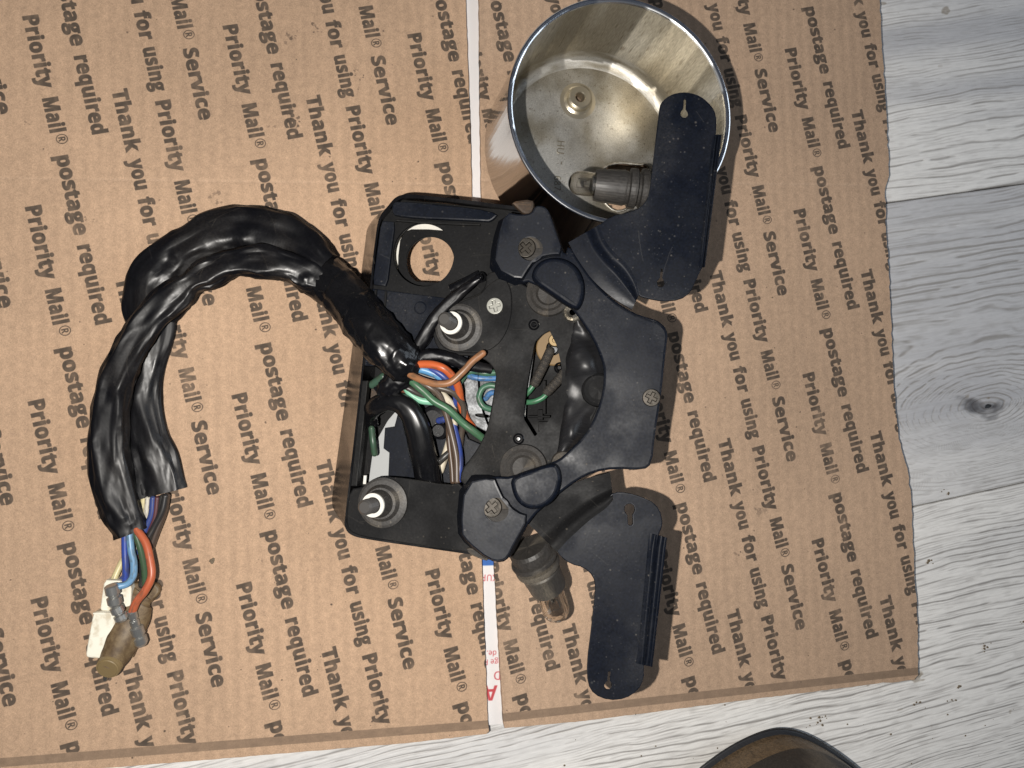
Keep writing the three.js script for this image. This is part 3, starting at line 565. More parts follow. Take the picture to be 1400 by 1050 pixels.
  part('screw', phillips(CL, L(890, 544, plateTop), 0.0031, M.screw, { ang: 1.1, head: 0.7 }), M.screw, hs, 'grey cross-head screw at the plate edge');
  part('edge_clip', slab(CL, chaikin([[636, 748], [660, 752], [667, 757], [668, 768], [655, 764], [640, 757]], 1), 0.0020, 0.004, { bevel: 0.0006 }), M.dusty, hs);
  part('edge_clip', slab(CL, chaikin([[697, 275], [728, 271], [731, 281], [726, 292], [716, 293], [706, 284]], 1), 0.0066, 0.004, { bevel: 0.001 }), M.brown, hs);
  // gauge body hidden under the plate
  part('gauge_body', skin([circ(745, 520, 92, 118, 48).map((p) => L(p[0], p[1], -0.0005)), circ(745, 520, 90, 114, 48).map((p) => L(p[0], p[1], -0.018)), circ(745, 520, 2, 2, 48).map((p) => L(p[0], p[1], -0.018))], true), M.black, hs);
}

// ---------------------------------------------------------------- two lamp brackets of navy sheet metal
function keyhole(cx, cy, k, ang) {
  const o = []; for (const [x, y] of [[-3.2, -14], [-1.5, -16], [1.5, -16], [3.2, -14], [3.2, -2], [5.5, 1], [7, 5], [6, 10], [2.5, 13], [-2.5, 13], [-6, 10], [-7, 5], [-5.5, 1], [-3.2, -2]]) o.push([cx + k * (x * Math.cos(ang) - y * Math.sin(ang)), cy + k * (x * Math.sin(ang) + y * Math.cos(ang))]);
  return o;
}
function bracket(label, outline, holes, fold, step, edge, strip, topY, dirty = false) {
  const L = (px, py, y) => CL.w(px, py, y);
  const o = thing('lamp_bracket', label, 'bracket', CL.w(outline[0][0], outline[0][1], topY));
  part('blade', slab(CL, chaikin(outline, 1), topY, 0.0014, { holes, bevel: 0.0004, seg: 3 }), M.navy, o);
  // curved flange stepping down to the housing
  const n = 40, res = (pl) => { const c = new THREE.CatmullRomCurve3(pl.map((p) => V(p[0], p[1], 0)), false, 'centripetal'); return Array.from({ length: n + 1 }, (_, i) => { const q = c.getPoint(i / n); return [q.x, q.y]; }); };
  const S = res(step), E = res(edge), prof = [[-0.12, -0.0001], [0.0, 0.0002], [0.08, 0.0004], [0.17, -0.0004], [0.26, -0.0018], [0.35, -0.0027], [0.43, -0.0029], [0.6, -0.0028], [0.8, -0.0030], [1.0, -0.0034]];
  const rows = prof.map(([t, y]) => S.map((s, i) => L(mix(s[0], E[i][0], t), mix(s[1], E[i][1], t), topY + y)));
  part('flange', sheet(rows, 0.0013, clN), dirty ? M.black : M.navy, o);
  // folded strip along the long side
  const [A, B, w1, w2] = strip;                                    // pairs of pixels: inner line, outer line
  const pr = [[0.24, -0.0006], [0.28, 0.00005], [0.36, 0.0003], [0.44, 0.0008], [0.50, 0.0011], [0.56, 0.0006], [0.66, -0.0012], [0.80, -0.0013], [0.86, -0.0002], [0.94, 0.0003], [1.0, -0.0006]];
  const rr = pr.map(([t, y]) => Array.from({ length: 13 }, (_, i) => { const s = i / 12, k = Math.min(1, Math.min(s, 1 - s) * 9); return L(mix(mix(A[0][0], A[1][0], s), mix(B[0][0], B[1][0], s), t), mix(mix(A[0][1], A[1][1], s), mix(B[0][1], B[1][1], s), t), topY + y * (t > 0.45 ? 1 : k)); }));
  part('folded_edge', sheet(rr, 0.0011, clN), M.navy, o);
  return o;
}
const brU = bracket('navy sheet-metal lamp bracket lying over the mouth of the chrome cup', [[901, 150], [903, 141], [911, 133], [920, 128], [932, 125.5], [945, 126.5], [958, 131], [969, 140], [977, 150], [980, 163], [979, 184], [972, 270], [962, 362], [957, 372], [951, 385], [944, 400], [930, 410], [906, 412], [884, 408], [872, 404], [871, 392], [864, 375], [850, 358], [836, 346], [824, 330], [815, 311], [835, 295], [862, 290], [876, 283], [885, 272], [889, 255], [891, 235]],
  [keyhole(936, 149, 1.02, 0.05), keyhole(904, 381, 1.02, 0.08)], null,
  [[816, 309], [825, 331], [838, 348], [855, 364], [867, 384], [873, 404]], [[777, 331.5], [789, 354], [803, 374], [822, 394], [842, 410], [864, 423]],
  [[[970, 184], [951, 366]], [[987, 184], [964, 365]]], 0.0088);
const brL = bracket('navy sheet-metal lamp bracket resting above bare cardboard beside the clear bulb', [[833, 676], [847, 672], [869, 676], [891, 685], [902, 696], [906, 712], [905, 722], [900, 732], [896, 760], [884, 880], [880, 914], [881, 927], [873, 944], [855, 956], [832, 958], [812, 950], [803, 935], [802, 905], [807, 867], [811, 830], [814, 804], [811, 788], [798, 776], [780, 771.5], [766, 761], [759, 751], [770, 738], [785, 724], [810, 703], [833, 688]],
  [keyhole(861, 702, 1.0, 0.06).map(([x, y]) => [x, 1404 - y]), keyhole(832, 932, 1.02, 0.08)], null,
  [[758, 751], [771, 737], [786, 723], [806, 706], [826, 692], [838, 681]], [[714, 708], [729, 695], [746, 682], [768, 669], [797, 656], [834, 646]],
  [[[878, 726], [862, 905]], [[912, 735], [892, 912]]], 0.0038, true);

// ---------------------------------------------------------------- chrome gauge cup
const CUP_H = 0.050;
const cupAt = W(850.5, 151, CUP_H); cupAt.y = 0;                 // it stands upright
const cup = thing('chrome_cup', 'open chromed gauge cup with a tarnished inside and a hole in its floor', 'metal cup', cupAt);
{
  const rimC = W(850.5, 151, CUP_H), rimR = (W(1003, 165, CUP_H).distanceTo(W(698, 135, CUP_H))) / 2;
  const axis = rimC.clone().sub(cupAt).normalize();
  const fr = new Frame(cupAt, axis);
  const R = rimR, Rb = R * 1.05, H = rimC.distanceTo(cupAt);
  const tarn = (seed, a, b, sc) => dataTex(1024, 1024, (x, y) => {
    const p = sst(0.35, 0.7, pfbm(x / 1024 * 5, y / 1024 * 5, seed, 5, 5)), s = sst(0.70, 0.84, pfbm(x / 1024 * 110, y / 1024 * 110, seed + 4, 3, 110)) * 0.3, f = 0.9 + 0.2 * vn(x / 2, y / 2, seed + 9);
    return [0, 1, 2].map((c) => clamp(mix(mix(a[c], b[c], p), [78, 66, 50][c], s) * f, 0, 255));
  }, true);
  const rough = dataTex(1024, 1024, (x, y) => 255 * clamp(0.29 + 0.2 * pfbm(x / 1024 * 9, y / 1024 * 9, 99, 5, 9) + 0.1 * vn(x / 2, y / 2, 98)));
  const bump = dataTex(1024, 1024, (x, y) => 255 * (0.4 * pfbm(x / 1024 * 26, y / 1024 * 26, 131, 4, 26) + 0.3 * vn(x / 1.5, y / 1.5, 133) + 0.2));
  const inMat = std({ map: tarn(141, [204, 202, 196], [154, 147, 132], 1), roughnessMap: rough, bumpMap: bump, bumpScale: 0.00006, roughness: 1, metalness: 0.88 });
  inMat.map.repeat.set(10, 10); rough.repeat.set(10, 10); bump.repeat.set(10, 10);
  const outMat = std({ color: new THREE.Color(0.60, 0.58, 0.55), roughness: 0.09, metalness: 1 });
  // shell: outside with a rounded foot, rolled bright rim, inside wall
  const o = [[Rb - 0.0065, 0.0004], [Rb - 0.003, 0.0010], [Rb - 0.0008, 0.0030], [Rb, 0.0060], [R - 0.0004, H - 0.002], [R, H - 0.0012], [R, H - 0.0004], [R - 0.0003, H - 0.00005]];
  part('outer_wall', lathe(fr, o, cupAt, 120), outMat, cup);
  part('rim', lathe(fr, [[R - 0.0003, H - 0.00005], [R - 0.0008, H + 0.0001], [R - 0.0014, H], [R - 0.0019, H - 0.0004], [R - 0.0020, H - 0.0012]], cupAt, 120), std({ color: new THREE.Color(0.78, 0.80, 0.83), roughness: 0.24, metalness: 1 }), cup);
  const iw = []; const ri = R - 0.0020, rb = Rb - 0.0016, cr = 0.0055;
  iw.push([ri, H - 0.0012]); for (let k = 0; k <= 10; k++) { const a = k / 10 * Math.PI / 2; iw.push([rb - cr + cr * Math.cos(a), 0.0022 + cr - cr * Math.sin(a)]); }
  const wallG = lathe(fr, iw, cupAt, 160);
  part('inner_wall', wallG, inMat, cup);
  // floor with the kidney-shaped opening and the drilled boss
  const rf = rb - cr + 0.00005, cf = cupAt.clone();
  const flo = (px, py) => { const l = fr.l(px, py, 0.0022); return new THREE.Vector2(l.x, -l.z); };
  const kid = chaikin([[814, 247], [821, 233], [833, 225], [850, 222], [872, 225], [886, 224], [892, 238], [884, 262], [866, 280], [848, 290], [834, 286], [820, 268]], 2).map((p) => { const q = flo(...p), L = q.length(); return L > rf - 0.002 ? q.multiplyScalar((rf - 0.002) / L) : q; });
  const bc = flo(790, 138), ev = new Evaluator(), T = 0.0012;
  const disc = new Brush(new THREE.CylinderGeometry(rf, rf, T, 120).translate(0, 0.0022 - T / 2, 0));
  const kg = new THREE.ExtrudeGeometry(new THREE.Shape(kid), { depth: 0.01, bevelEnabled: false }).rotateX(-Math.PI / 2).translate(0, -0.004, 0);
  const hg2 = new THREE.CylinderGeometry(0.0024, 0.0024, 0.01, 30).translate(bc.x, 0, -bc.y);
  for (const b of [disc]) b.updateMatrixWorld();
  const cutA = ev.evaluate(disc, new Brush(kg), SUBTRACTION), cutB = ev.evaluate(cutA, new Brush(hg2), SUBTRACTION), fg = flat(cutB.geometry);
  { const uv = fg.attributes.uv, q = fg.attributes.position; for (let i = 0; i < uv.count; i++) uv.setXY(i, q.getX(i) + 0.05, q.getZ(i) + 0.05); }
  part('floor', fg.applyMatrix4(fr.m), inMat, cup);
  // rolled lip round the opening
  part('opening_lip', wireGeo([...kid, kid[0]].map((q) => V(q.x, 0.0021, -q.y).applyMatrix4(fr.m)), 0.0006, 160), inMat, cup);
  const bw = V(bc.x, 0.0022, -bc.y).applyMatrix4(fr.m);
  part('drilled_boss', lathe(fr, [[0.0020, -0.0012], [0.0020, 0.0040], [0.0023, 0.0044], [0.0044, 0.0044], [0.0050, 0.0038], [0.0052, 0.0012], [0.0062, 0.0005], [0.0078, 0.00005]], bw, 44), std({ color: new THREE.Color(0.60, 0.54, 0.42), roughness: 0.3, metalness: 0.85 }), cup);
  // stamped marks
  const font = await new FontLoader().loadAsync('fonts/droid/droid_sans_regular.typeface.json');
  const mark = (t, px, py, size, ang, h) => {
    const g = new TextGeometry(t, { font, size, depth: 0.00025, curveSegments: 3, bevelEnabled: false }); const p = fr.l(px, py, h);
    g.rotateX(-Math.PI / 2).rotateY(ang).translate(p.x, h, p.z); return g.applyMatrix4(fr.m);
  };
  part('stamped_mark', merge([mark('HU', 762, 191, 0.0032, -Math.PI / 2 - 0.05, 0.0022), mark('-', 763.5, 220, 0.0036, -Math.PI / 2 - 0.05, 0.0022), mark('687', 757.5, 240, 0.0028, -Math.PI / 2 + 0.03, 0.00222)]), inMat, cup);
}

// ---------------------------------------------------------------- bulbs in rubber holders
const glass = phy({ color: new THREE.Color(0.96, 0.93, 0.88), transmission: 1, thickness: 0.0004, roughness: 0.02, ior: 1.5, specularIntensity: 1 });
function bulbHolder(label, a, b, c, d, rs, rg, tilt) {             // socket from a to b, glass from c to d (world points)
  const o = thing('bulb_holder', label, 'bulb', a);
  const ax = b.clone().sub(a), L = ax.length(); ax.normalize();
  const so = part('socket', lathe(null, [[0, 0], [rs * 0.9, 0], [rs * 1.0, L * 0.06], [rs * 1.0, L * 0.2], [rs * 1.13, L * 0.23], [rs * 1.16, L * 0.26], [rs * 1.13, L * 0.32], [rs * 0.93, L * 0.34], [rs * 0.93, L * 0.37], [rs * 1.1, L * 0.39], [rs * 1.12, L * 0.43], [rs * 1.1, L * 0.49], [rs * 0.92, L * 0.51], [rs * 0.92, L * 0.54], [rs * 0.98, L * 0.57], [rs * 0.94, L * 0.7], [rs * 0.9, L * 0.93], [rs * 0.84, L], [rs * 0.72, L * 1.0], [rs * 0.70, L * 0.9]], a, 36, ax), M.rubber, o);
  const ag = d.clone().sub(c), G = ag.length(); ag.normalize();
  const pr = [[rg * 0.9, 0], [rg * 0.95, G * 0.1], [rg, G * 0.4]]; for (let k = 0; k <= 10; k++) { const t = k / 10 * Math.PI / 2; pr.push([rg * Math.cos(t) + 1e-6, G - rg * 1.0 + rg * Math.sin(t)]); }
  const inn = pr.map(([r, y]) => [Math.max(1e-6, r - 0.00045), Math.min(y, G - 0.0005)]);
  const bulb = part('glass_bulb', lathe(null, [[inn[0][0], 0], ...pr, ...inn.slice().reverse()], c, 36, ag), glass, o);
  part('metal_base', lathe(null, [[0, G * 0.24], [rg * 0.5, G * 0.24], [rg * 0.78, G * 0.14], [rg * 0.84, -G * 0.25], [rg * 0.84, -G * 0.3]], c, 28, ag), std({ color: new THREE.Color(0.4, 0.4, 0.39), roughness: 0.2, metalness: 0.9 }), o);
  part('glass_stem', lathe(null, [[rg * 0.4, 0], [rg * 0.36, G * 0.2], [rg * 0.2, G * 0.38], [rg * 0.1, G * 0.44], [0, G * 0.46]], c, 20, ag), std({ color: new THREE.Color(0.16, 0.155, 0.145), roughness: 0.2, metalness: 0.2 }), bulb);
  const side = ag.clone().cross(V(0, 1, 0)).normalize(), P = (t, s) => c.clone().addScaledVector(ag, G * t).addScaledVector(side, rg * s);
  part('filament', merge([wireGeo([P(0.3, -0.12), P(0.5, -0.35), P(0.66, -0.38)], 0.00022, 16), wireGeo([P(0.3, 0.12), P(0.5, 0.35), P(0.66, 0.38)], 0.00022, 16), wireGeo([P(0.66, -0.38), P(0.69, -0.1), P(0.66, 0.1), P(0.66, 0.38)], 0.0001, 16)]), M.steel, bulb);
  return o;
}
bulbHolder('small clear bulb in a dark rubber holder across the chrome cup', W(905, 262, 0.050), W(813, 253, 0.046), W(815, 253, 0.046), W(777, 248.5, 0.044), 0.0066, 0.0044);
bulbHolder('small clear bulb in a grey rubber holder hanging over the cardboard', W(722, 748, 0.030), W(751, 805, 0.0235), W(750, 803, 0.0235), W(764, 848, 0.019), 0.0079, 0.0052);

// ---------------------------------------------------------------- wiring harness
const hw = thing('wiring_harness', 'black sleeved wiring harness looping left to loose coloured wires and connectors', 'wiring harness', W(180, 720, 0));
{
  const px = 0.0003;
  const S = (x, y, h, w, t) => { const p = W(x, y, h), k = mpp(p); return [p, w * k, t * k]; };
  part('tape_wrap', sweep([S(440, 376, 0.0105, 62, 48), S(470, 404, 0.0165, 60, 50), S(500, 440, 0.0240, 60, 50), S(528, 470, 0.029, 60, 48), S(553, 496, 0.030, 54, 40), S(570, 506, 0.029, 40, 28)], { wr: 0.0011, fr: 130, seed: 4, seg: 260, rad: 48, inner: 0.002, tape: [0.0105, 0.00032] }), M.tape, hw);
  part('tape_tail', sweep([S(556, 500, 0.031, 34, 14), S(545, 514, 0.0295, 36, 14), S(530, 530, 0.028, 28, 10), S(519, 540, 0.026, 20, 8)], { wr: 0.0009, fr: 330, seed: 21, seg: 60 }), M.vinyl, hw);
  part('sleeve', sweep([S(448, 364, 0.012, 40, 38), S(418, 338, 0.011, 52, 34), S(380, 321, 0.010, 64, 30), S(340, 314, 0.009, 62, 30), S(300, 319, 0.009, 62, 26), S(262, 336, 0.0095, 48, 30), S(232, 355, 0.009, 54, 24), S(206, 384, 0.009, 52, 30), S(203, 420, 0.006, 62, 22), S(206, 452, 0.0042, 54, 18), S(193, 498, 0.0036, 50, 14), S(188, 545, 0.0036, 48, 14), S(196, 595, 0.0040, 52, 15), S(208, 635, 0.0044, 58, 15), S(218, 676, 0.0046, 60, 14)], { wr: 0.0015, fr: 66, seed: 9, seg: 320, rad: 40, inner: 0.006, capB: false }), M.vinyl, hw);
  part('sleeve_fold', sweep([S(262, 384, 0.010, 20, 16), S(250, 404, 0.0078, 26, 14), S(236, 426, 0.0058, 24, 12), S(222, 444, 0.0048, 14, 10)], { wr: 0.0008, fr: 120, seed: 33, seg: 60 }), M.vinyl, hw);
  part('sleeve', sweep([S(450, 392, 0.014, 28, 28), S(424, 377, 0.014, 44, 28), S(398, 365, 0.0145, 36, 26), S(360, 357, 0.015, 46, 24), S(318, 361, 0.0155, 34, 24), S(282, 375, 0.016, 44, 20), S(262, 388, 0.016, 30, 26), S(240, 404, 0.0165, 44, 20), S(208, 434, 0.016, 38, 24), S(180, 475, 0.0145, 40, 28), S(158, 524, 0.0115, 42, 28), S(149, 574, 0.0095, 42, 28), S(149, 620, 0.0085, 42, 28), S(156, 664, 0.008, 45, 28), S(170, 706, 0.0078, 42, 26), S(179, 730, 0.0078, 36, 24)], { wr: 0.0014, fr: 74, seed: 15, seg: 340, rad: 40, inner: 0.006, capB: false, pw: 2.4 }), M.vinyl, hw);
  // coloured wires at the free end
  const wire = (hex, pts, r = 0.00125, frame) => part('wire', wireGeo(pts.map((p) => (frame ? CL.w(...p) : W(...p))), r), wm(hex), hw);
  wire('#2c4aa8', [[171, 724, 0.008], [171, 750, 0.008], [172, 780, 0.008], [171, 806, 0.0068], [172, 835, 0.005]], 0.0013);
  wire('#6f9ec4', [[177, 726, 0.009], [179, 750, 0.0095], [183, 772, 0.0108], [181, 790, 0.0125], [172, 799, 0.0145], [160, 802, 0.0155]], 0.0013);
  wire('#3c5a3c', [[184, 726, 0.008], [192, 750, 0.0075], [197, 775, 0.0065], [199, 800, 0.005]], 0.0012);
  wire('#c2603a', [[187, 724, 0.0095], [199, 742, 0.011], [205, 765, 0.0125], [207, 788, 0.0135], [198, 808, 0.0135], [187, 822, 0.013], [181, 836, 0.012]], 0.00145);
  wire('#e6d9a6', [[197, 682, 0.005], [194, 704, 0.0046], [184, 740, 0.0036], [166, 770, 0.0036], [154, 796, 0.005]], 0.0012);
  wire('#dcd6c6', [[202, 682, 0.0055], [200, 702, 0.005], [190, 736, 0.0036], [176, 775, 0.0036]], 0.0011);
  wire('#32488c', [[209, 682, 0.006], [207, 704, 0.0056], [198, 726, 0.005], [188, 760, 0.0036], [166, 795, 0.005]], 0.0012);
  wire('#5b2f35', [[215, 682, 0.006], [212, 706, 0.0055], [202, 734, 0.0046], [180, 778, 0.0036], [163, 796, 0.005]], 0.0011);
  wire('#2a2927', [[222, 680, 0.006], [219, 704, 0.006], [206, 732, 0.0055], [199, 760, 0.005], [194, 800, 0.004]], 0.0013);
  wire('#4a3a30', [[228, 678, 0.006], [224, 700, 0.0055], [212, 732, 0.005], [203, 760, 0.0045], [197, 800, 0.004]], 0.0013);
  wire('#1f1f20', [[226, 679, 0.007], [222, 698, 0.0068], [210, 722, 0.0062], [200, 742, 0.006], [192, 780, 0.004]], 0.0012);
  // white connector
  const wc = std({ map: dataTex(256, 256, (x, y) => { const d = sst(0.50, 0.9, fbm(x / 30, y / 30, 401, 5)) * 0.35; return [mix(232, 150, d), mix(228, 128, d), mix(212, 96, d)]; }, true), roughness: 0.5 });
  wc.map.repeat.set(60, 60);
  const con = part('connector', slab(BOARD, chaikin([[127, 838], [133, 836], [160, 837], [159, 848], [140, 899], [134, 901], [118, 899], [117, 893]], 1, true, 0.18), 0.0105, 0.0095, { bevel: 0.0007, seg: 3 }), wc, hw, 'white nylon connector');
  part('latch', slab(BOARD, chaikin([[142, 793], [166, 794], [180, 800], [178, 838], [136, 838]], 1, true, 0.12), 0.0085, 0.008, { bevel: 0.0006, seg: 3 }), wc, con);
  part('rib', slab(BOARD, chaikin([[127, 837], [160, 838], [160, 842], [126, 841]], 1), 0.0112, 0.001, { bevel: 0.0003 }), wc, con);
  // brown rubber sheath lying over it
  const sheathMat = std({ map: dataTex(256, 256, (x, y) => { const d = sst(0.3, 0.8, fbm(x / 24, y / 24, 433, 5)), f = 0.9 + 0.2 * vn(x / 2, y / 2, 434); return [mix(112, 84, d) * f, mix(94, 66, d) * f, mix(68, 44, d) * f]; }, true), roughness: 0.55 });
  sheathMat.map.repeat.set(60, 60);
  const flatS = part('sheath', sweep([S(196, 812, 0.0045, 26, 12), S(187, 822, 0.005, 40, 20), S(178, 846, 0.0058, 45, 30), S(168, 872, 0.0068, 42, 34), S(158, 894, 0.0075, 35, 34), S(150, 908, 0.0078, 30, 32)], { seg: 60, rad: 32, wr: 0.0002, fr: 200, seed: 3 }), sheathMat, hw, 'brown rubber sheath');
  part('sheath', slab(BOARD, chaikin([[160, 800], [190, 796], [212, 797], [220, 806], [213, 818], [196, 834], [185, 900], [168, 900], [160, 850]], 1), 0.0045, 0.0038, { bevel: 0.001, seg: 3 }), sheathMat, hw);
  { const c = W(148, 913, 0.0118), dir = c.clone().sub(W(160, 890, 0.0075)).normalize().add(V(0, 1.0, 0)).normalize();
    part('plug', lathe(null, [[0, 0.0006], [0.0034, 0.0006], [0.0037, 0.0003], [0.0041, 0.0004], [0.0043, -0.0004], [0.0042, -0.003]], c, 36, dir), std({ color: new THREE.Color(0.21, 0.15, 0.07), roughness: 0.5 }), hw); }
  part('pin', wireGeo([W(147, 918, 0.003), W(144, 928, 0.002)], 0.0010, 8), M.steel, hw);
  // bullet terminals
  const bullet = (a, b, r) => { const ax = b.clone().sub(a), L = ax.length(); ax.normalize(); return lathe(null, [[0, 0], [r * 0.8, 0], [r, L * 0.05], [r, L * 0.4], [r * 0.72, L * 0.46], [r * 0.72, L * 0.52], [r * 1.02, L * 0.58], [r * 1.02, L * 0.85], [r * 0.7, L], [r * 0.45, L], [r * 0.4, L * 0.8], [0, L * 0.8]], a, 24, ax); };
  const gm = phy({ color: new THREE.Color(0.42, 0.42, 0.40), roughness: 0.34, metalness: 0.8 });
  for (const [a, b, r] of [[[152, 800, 0.0165], [158, 829, 0.015], 0.0024], [[158, 829, 0.015], [168, 849, 0.014], 0.0023], [[180, 835, 0.0122], [186, 858, 0.0098], 0.0017], [[186, 856, 0.010], [194, 882, 0.0075], 0.0024]]) part('bullet_terminal', bullet(W(...a), W(...b), r), gm, hw);
  // wires fanning out of the tape into the housing (heights are above the housing's rim plane)
  const C = (hex, pts, r) => wire(hex, pts, r * 0.9, true);
  C('#2f2b28', [[560, 506, 0.002], [580, 513, 0.0015], [604, 522, 0.0005], [622, 540, -0.002], [628, 560, -0.005], [640, 588, -0.008]], 0.0013);
  C('#55402f', [[556, 514, 0.0015], [570, 526, 0.0012], [588, 536, 0.0004], [604, 550, -0.0015], [612, 574, -0.004], [614, 604, -0.005], [618, 640, -0.005], [619, 658, -0.005]], 0.0012);
  C('#d2622c', [[566, 499, 0.005], [580, 498, 0.0055], [593, 499, 0.006], [607, 504, 0.006], [618, 514, 0.004], [626, 528, 0.001], [630, 550, -0.003], [638, 574, -0.006], [646, 584, -0.0075]], 0.0017);
  C('#5f9fd0', [[563, 503, 0.004], [575, 505, 0.0045], [586, 508, 0.004], [600, 515, 0.003], [612, 530, 0]], 0.0016);
  C('#2a4396', [[575, 504, 0.003], [588, 505, 0.004], [600, 510, 0.004], [611, 519, 0.003], [620, 532, 0], [624, 548, -0.003], [618, 562, -0.005], [620, 580, -0.006], [626, 605, -0.0055], [629, 632, -0.004], [627, 656, -0.0035]], 0.00145);
  C('#a5714a', [[557, 510, 0.0065], [566, 515, 0.0078], [580, 521, 0.009], [597, 525, 0.0098], [615, 523, 0.010], [632, 509, 0.0098], [646, 494, 0.0092], [660, 483, 0.0085]], 0.00145);
  C('#8fd0b0', [[552, 520, 0.001], [555, 529, 0.001], [562, 539, 0], [575, 547, -0.001], [590, 549, -0.002], [604, 548, -0.005]], 0.0016);
  C('#41704e', [[558, 517, 0.004], [567, 525, 0.0044], [579, 535, 0.004], [593, 548, 0.0036], [613, 560, 0.0026], [632, 578, 0.0005], [648, 590, -0.001], [664, 602, -0.004]], 0.0016);
  C('#e4d9c2', [[588, 528, -0.001], [599, 535, -0.001], [611, 546, -0.002], [619, 558, -0.004], [621, 576, -0.006], [614, 606, -0.0075], [602, 643, -0.0085]], 0.0017);
  C('#5a4a3e', [[553, 518, 0.003], [563, 521, 0.0034], [577, 524, 0.003], [590, 531, 0.0024], [600, 540, 0.001], [608, 560, -0.001], [617, 592, -0.0025], [624, 626, -0.003], [625, 658, -0.003]], 0.0014);
  C('#4e4238', [[580, 525, 0.002], [600, 530, 0.0015], [620, 537, 0], [632, 553, -0.003], [634, 572, -0.005], [631, 592, -0.007], [628, 615, -0.0085], [620, 650, -0.009]], 0.0014);
  C('#37322e', [[549, 517, 0.002], [552, 527, 0.0015], [562, 533, 0.001], [578, 541, -0.001], [600, 546, -0.004]], 0.0014);
  C('#32302e', [[594, 638, -0.006], [606, 626, -0.005], [620, 614, -0.006]], 0.0014);
  C('#7a4b34', [[549, 515, 0.0005], [546, 526, 0], [552, 536, -0.002], [560, 540, -0.005]], 0.0014);
  C('#43745a', [[628, 523, -0.004], [638, 510, -0.003], [648, 507, -0.003], [662, 510, -0.003], [682, 509, -0.004]], 0.0014);
  C('#4b80b8', [[636, 511, -0.004], [645, 515, -0.0035], [656, 517, -0.0035], [682, 517, -0.005]], 0.0013);
  C('#43745a', [[682, 529, -0.004], [670, 527, -0.0035], [660, 531, -0.003], [655, 543, -0.0028], [660, 555, -0.003], [672, 560, -0.004], [682, 561, -0.005]], 0.0013);
  C('#4b80b8', [[682, 536, -0.0055], [670, 538, -0.006], [664, 545, -0.007]], 0.0012);
  C('#2c4494', [[600, 575, -0.005], [608, 573, -0.004], [617, 569, -0.0045]], 0.0014);
  C('#355540', [[508, 586, -0.004], [510, 604, -0.0035], [512, 620, -0.005]], 0.0014);
  C('#3a5a48', [[509, 526, -0.004], [516, 521, -0.003], [524, 515, -0.002]], 0.0018);
  // plain black tubes over and inside the housing
  const T = (st, o) => sweep(st.map(([x, y, h, w, t]) => { const p = CL.w(x, y, h), k = mpp(p); return [p, w * k, t * k]; }), { up: clN, ...o });
  part('tube', T([[506, 580, -0.006, 22, 14], [505, 566, -0.003, 24, 16], [514, 555, 0.0005, 26, 18], [530, 549, 0.0025, 26, 18], [548, 552, 0.003, 28, 20], [562, 566, 0.0025, 32, 22], [571, 588, 0.001, 36, 24], [577, 615, -0.0015, 37, 26], [584, 645, -0.004, 37, 26], [588, 668, -0.0055, 36, 26]], { seg: 140, rad: 36, wr: 0.00035, fr: 110, seed: 51 }), M.gloss, hw);
  part('tube', T([[560, 496, 0.004, 16, 14], [585, 487, 0.0035, 18, 14], [615, 490, 0.002, 18, 14], [640, 499, 0.0005, 16, 12], [672, 505, -0.002, 14, 12]], { seg: 70, rad: 24, wr: 0.0004, fr: 260, seed: 57 }), M.vinyl, hw);
  part('tube', T([[566, 480, 0.001, 18, 16], [578, 464, 0.0016, 18, 16], [592, 440, 0.0022, 18, 16], [610, 418, 0.0026, 17, 15], [632, 398, 0.003, 15, 13], [650, 384, 0.003, 12, 10], [657, 379, 0.003, 10, 9]], { seg: 90, rad: 24, wr: 0.0005, fr: 160, seed: 63 }), M.vinyl, hw);
  part('tube', T([[616, 396, -0.0005, 14, 10], [634, 388, 0, 14, 10], [656, 376, 0.001, 13, 9]], { seg: 40, rad: 18, wr: 0.0003, fr: 200, seed: 67 }), M.gloss, hw);
}

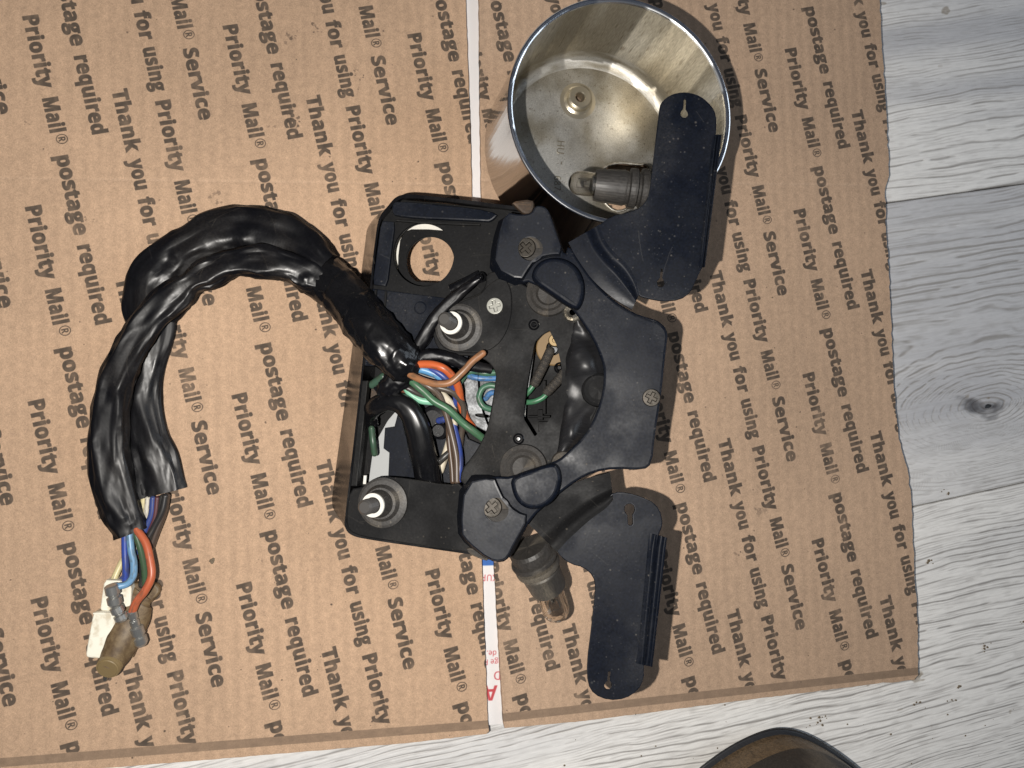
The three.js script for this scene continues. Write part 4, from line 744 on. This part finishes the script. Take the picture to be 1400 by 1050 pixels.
// ---------------------------------------------------------------- toe of a boot
{
  const bt = thing('boot', 'rounded toe of a brown leather boot on the pale planks', 'boot', W(1068, 1075, FLOOR_Y));
  const F = new Frame(W(1068, 1075, FLOOR_Y), V(0, 1, 0));
  const toe = (h, grow, back) => { const o = []; for (let i = 0; i <= 60; i++) { const s = i / 60 * 2 - 1, a = Math.abs(s); o.push([s, a]); } return o; };
  // outline of the toe as photographed, carried on out of the frame
  const out = chaikin([[880, 1180], [905, 1110], [945, 1062], [985, 1031], [1020, 1011], [1050, 1000], [1072, 998], [1098, 1004], [1130, 1021], [1165, 1046], [1200, 1078], [1235, 1125], [1255, 1180]], 2, false);
  const ring = (k, dy, h) => out.map(([x, y]) => { const p = W(mix(1068, x, k), mix(1180, y, k) + dy, h); return p; });
  const leather = std({ map: dataTex(512, 512, (x, y) => { const d = fbm(x / 60, y / 60, 501, 5), f = 0.85 + 0.3 * vn(x / 2.2, y / 2.2, 503), c = sst(0.6, 0.72, fbm(x / 9, y / 14, 505, 3)) * 0.15; return [mix(104, 86, d) * f * (1 - c), mix(88, 70, d) * f * (1 - c), mix(68, 51, d) * f * (1 - c)]; }, true), bumpMap: dataTex(512, 512, (x, y) => 255 * fbm(x / 5, y / 5, 507, 4)), bumpScale: 0.0003, roughness: 0.55 });
  leather.map.repeat.set(12, 12); leather.bumpMap.repeat.set(12, 12);
  const soleM = std({ ...gBlack, color: new THREE.Color(1.2, 1.3, 1.6), roughness: 0.9, bumpScale: 0.0001 });
  part('sole', merge([skin([ring(1.0, 0, FLOOR_Y + 0.001), ring(1.012, -1.5, FLOOR_Y + 0.004), ring(1.012, -1.5, FLOOR_Y + 0.010), ring(1.0, 1, FLOOR_Y + 0.012), ring(0.9, 14, FLOOR_Y + 0.012)])]), soleM, bt);
  const rows = [], hs2 = [[0.985, 2, 0.011], [0.98, 3, 0.016], [0.965, 4, 0.024], [0.93, 6, 0.032], [0.87, 9, 0.038], [0.78, 13, 0.042], [0.66, 18, 0.045], [0.5, 22, 0.047], [0.3, 26, 0.048], [0.02, 30, 0.049]];
  // heights are real; the outline shrinks upward so that the dome leans back from the toe's edge
  for (const [k, dy, h] of hs2) rows.push(out.map(([x, y]) => { const b = W(x, y, FLOOR_Y + 0.01), c = W(1068, 1190, FLOOR_Y + 0.01); const p = c.lerp(b, k * (1 - 0.0 * h)); p.y = FLOOR_Y + h; return p; }));
  part('upper', skin(rows), leather, bt);
  const cv2 = W(1068, 1190, FLOOR_Y + 0.01), vo = rows.slice(2).map((r, j) => r.map((p) => { const d = p.clone().sub(cv2).setY(0).normalize(); return p.clone().addScaledVector(d, 0.0009).add(V(0, 0.0014, 0)); }));
  part('vamp', skin([rows[2], ...vo]), std({ ...gDusty, roughness: 0.8, bumpScale: 0.0002 }), bt);
}

// ---------------------------------------------------------------- crumbs of dirt lying about
{
  const r = rng(909), list = [];
  const crumb = (p, s) => { const g = new THREE.IcosahedronGeometry(s, 1), P = g.attributes.position; for (let i = 0; i < P.count; i++) { const k = 0.75 + 0.5 * noise.noise(P.getX(i) * 900 + p.x * 900, P.getY(i) * 900, P.getZ(i) * 900); P.setXYZ(i, P.getX(i) * k, P.getY(i) * k * 0.6, P.getZ(i) * k); } g.computeVertexNormals(); g.rotateY(r() * 6).translate(p.x, p.y + s * 0.35, p.z); list.push(flat(g)); };
  crumb(W(290, 767), 0.0012); crumb(W(292, 764), 0.0007);
  for (let k = 0; k < 90; k++) { const x = r() * 1250, y = r() * 980; if (Math.abs(x - 648) > 40) crumb(W(x, y, 0), 0.0001 + Math.pow(r(), 3) * 0.00035); }
  for (const [x, y, n, sp] of [[1290, 672, 4, 14], [1350, 885, 8, 24], [1272, 770, 4, 14], [1120, 985, 10, 26], [1300, 955, 4, 20], [1395, 850, 3, 10], [1255, 960, 3, 12], [1310, 940, 3, 8]]) for (let k = 0; k < n; k++) crumb(W(x + (r() - .5) * sp, y + (r() - .5) * sp * 0.6, FLOOR_Y), 0.00025 + r() * 0.0006);
  for (let k = 0; k < 30; k++) crumb(W(760 + r() * 640, 960 + r() * 90, FLOOR_Y), 0.0002 + Math.pow(r(), 3) * 0.0004);
  const m = new THREE.Mesh(mergeGeometries(list), std({ color: new THREE.Color(0.16, 0.125, 0.085), roughness: 0.95 })); m.name = 'dirt_crumbs'; m.castShadow = true; m.receiveShadow = true;
  m.userData = { label: 'crumbs of dark dirt scattered over the cardboard and planks', category: 'dirt', kind: 'stuff' }; scene.add(m);
}

renderer.render(scene, camera);
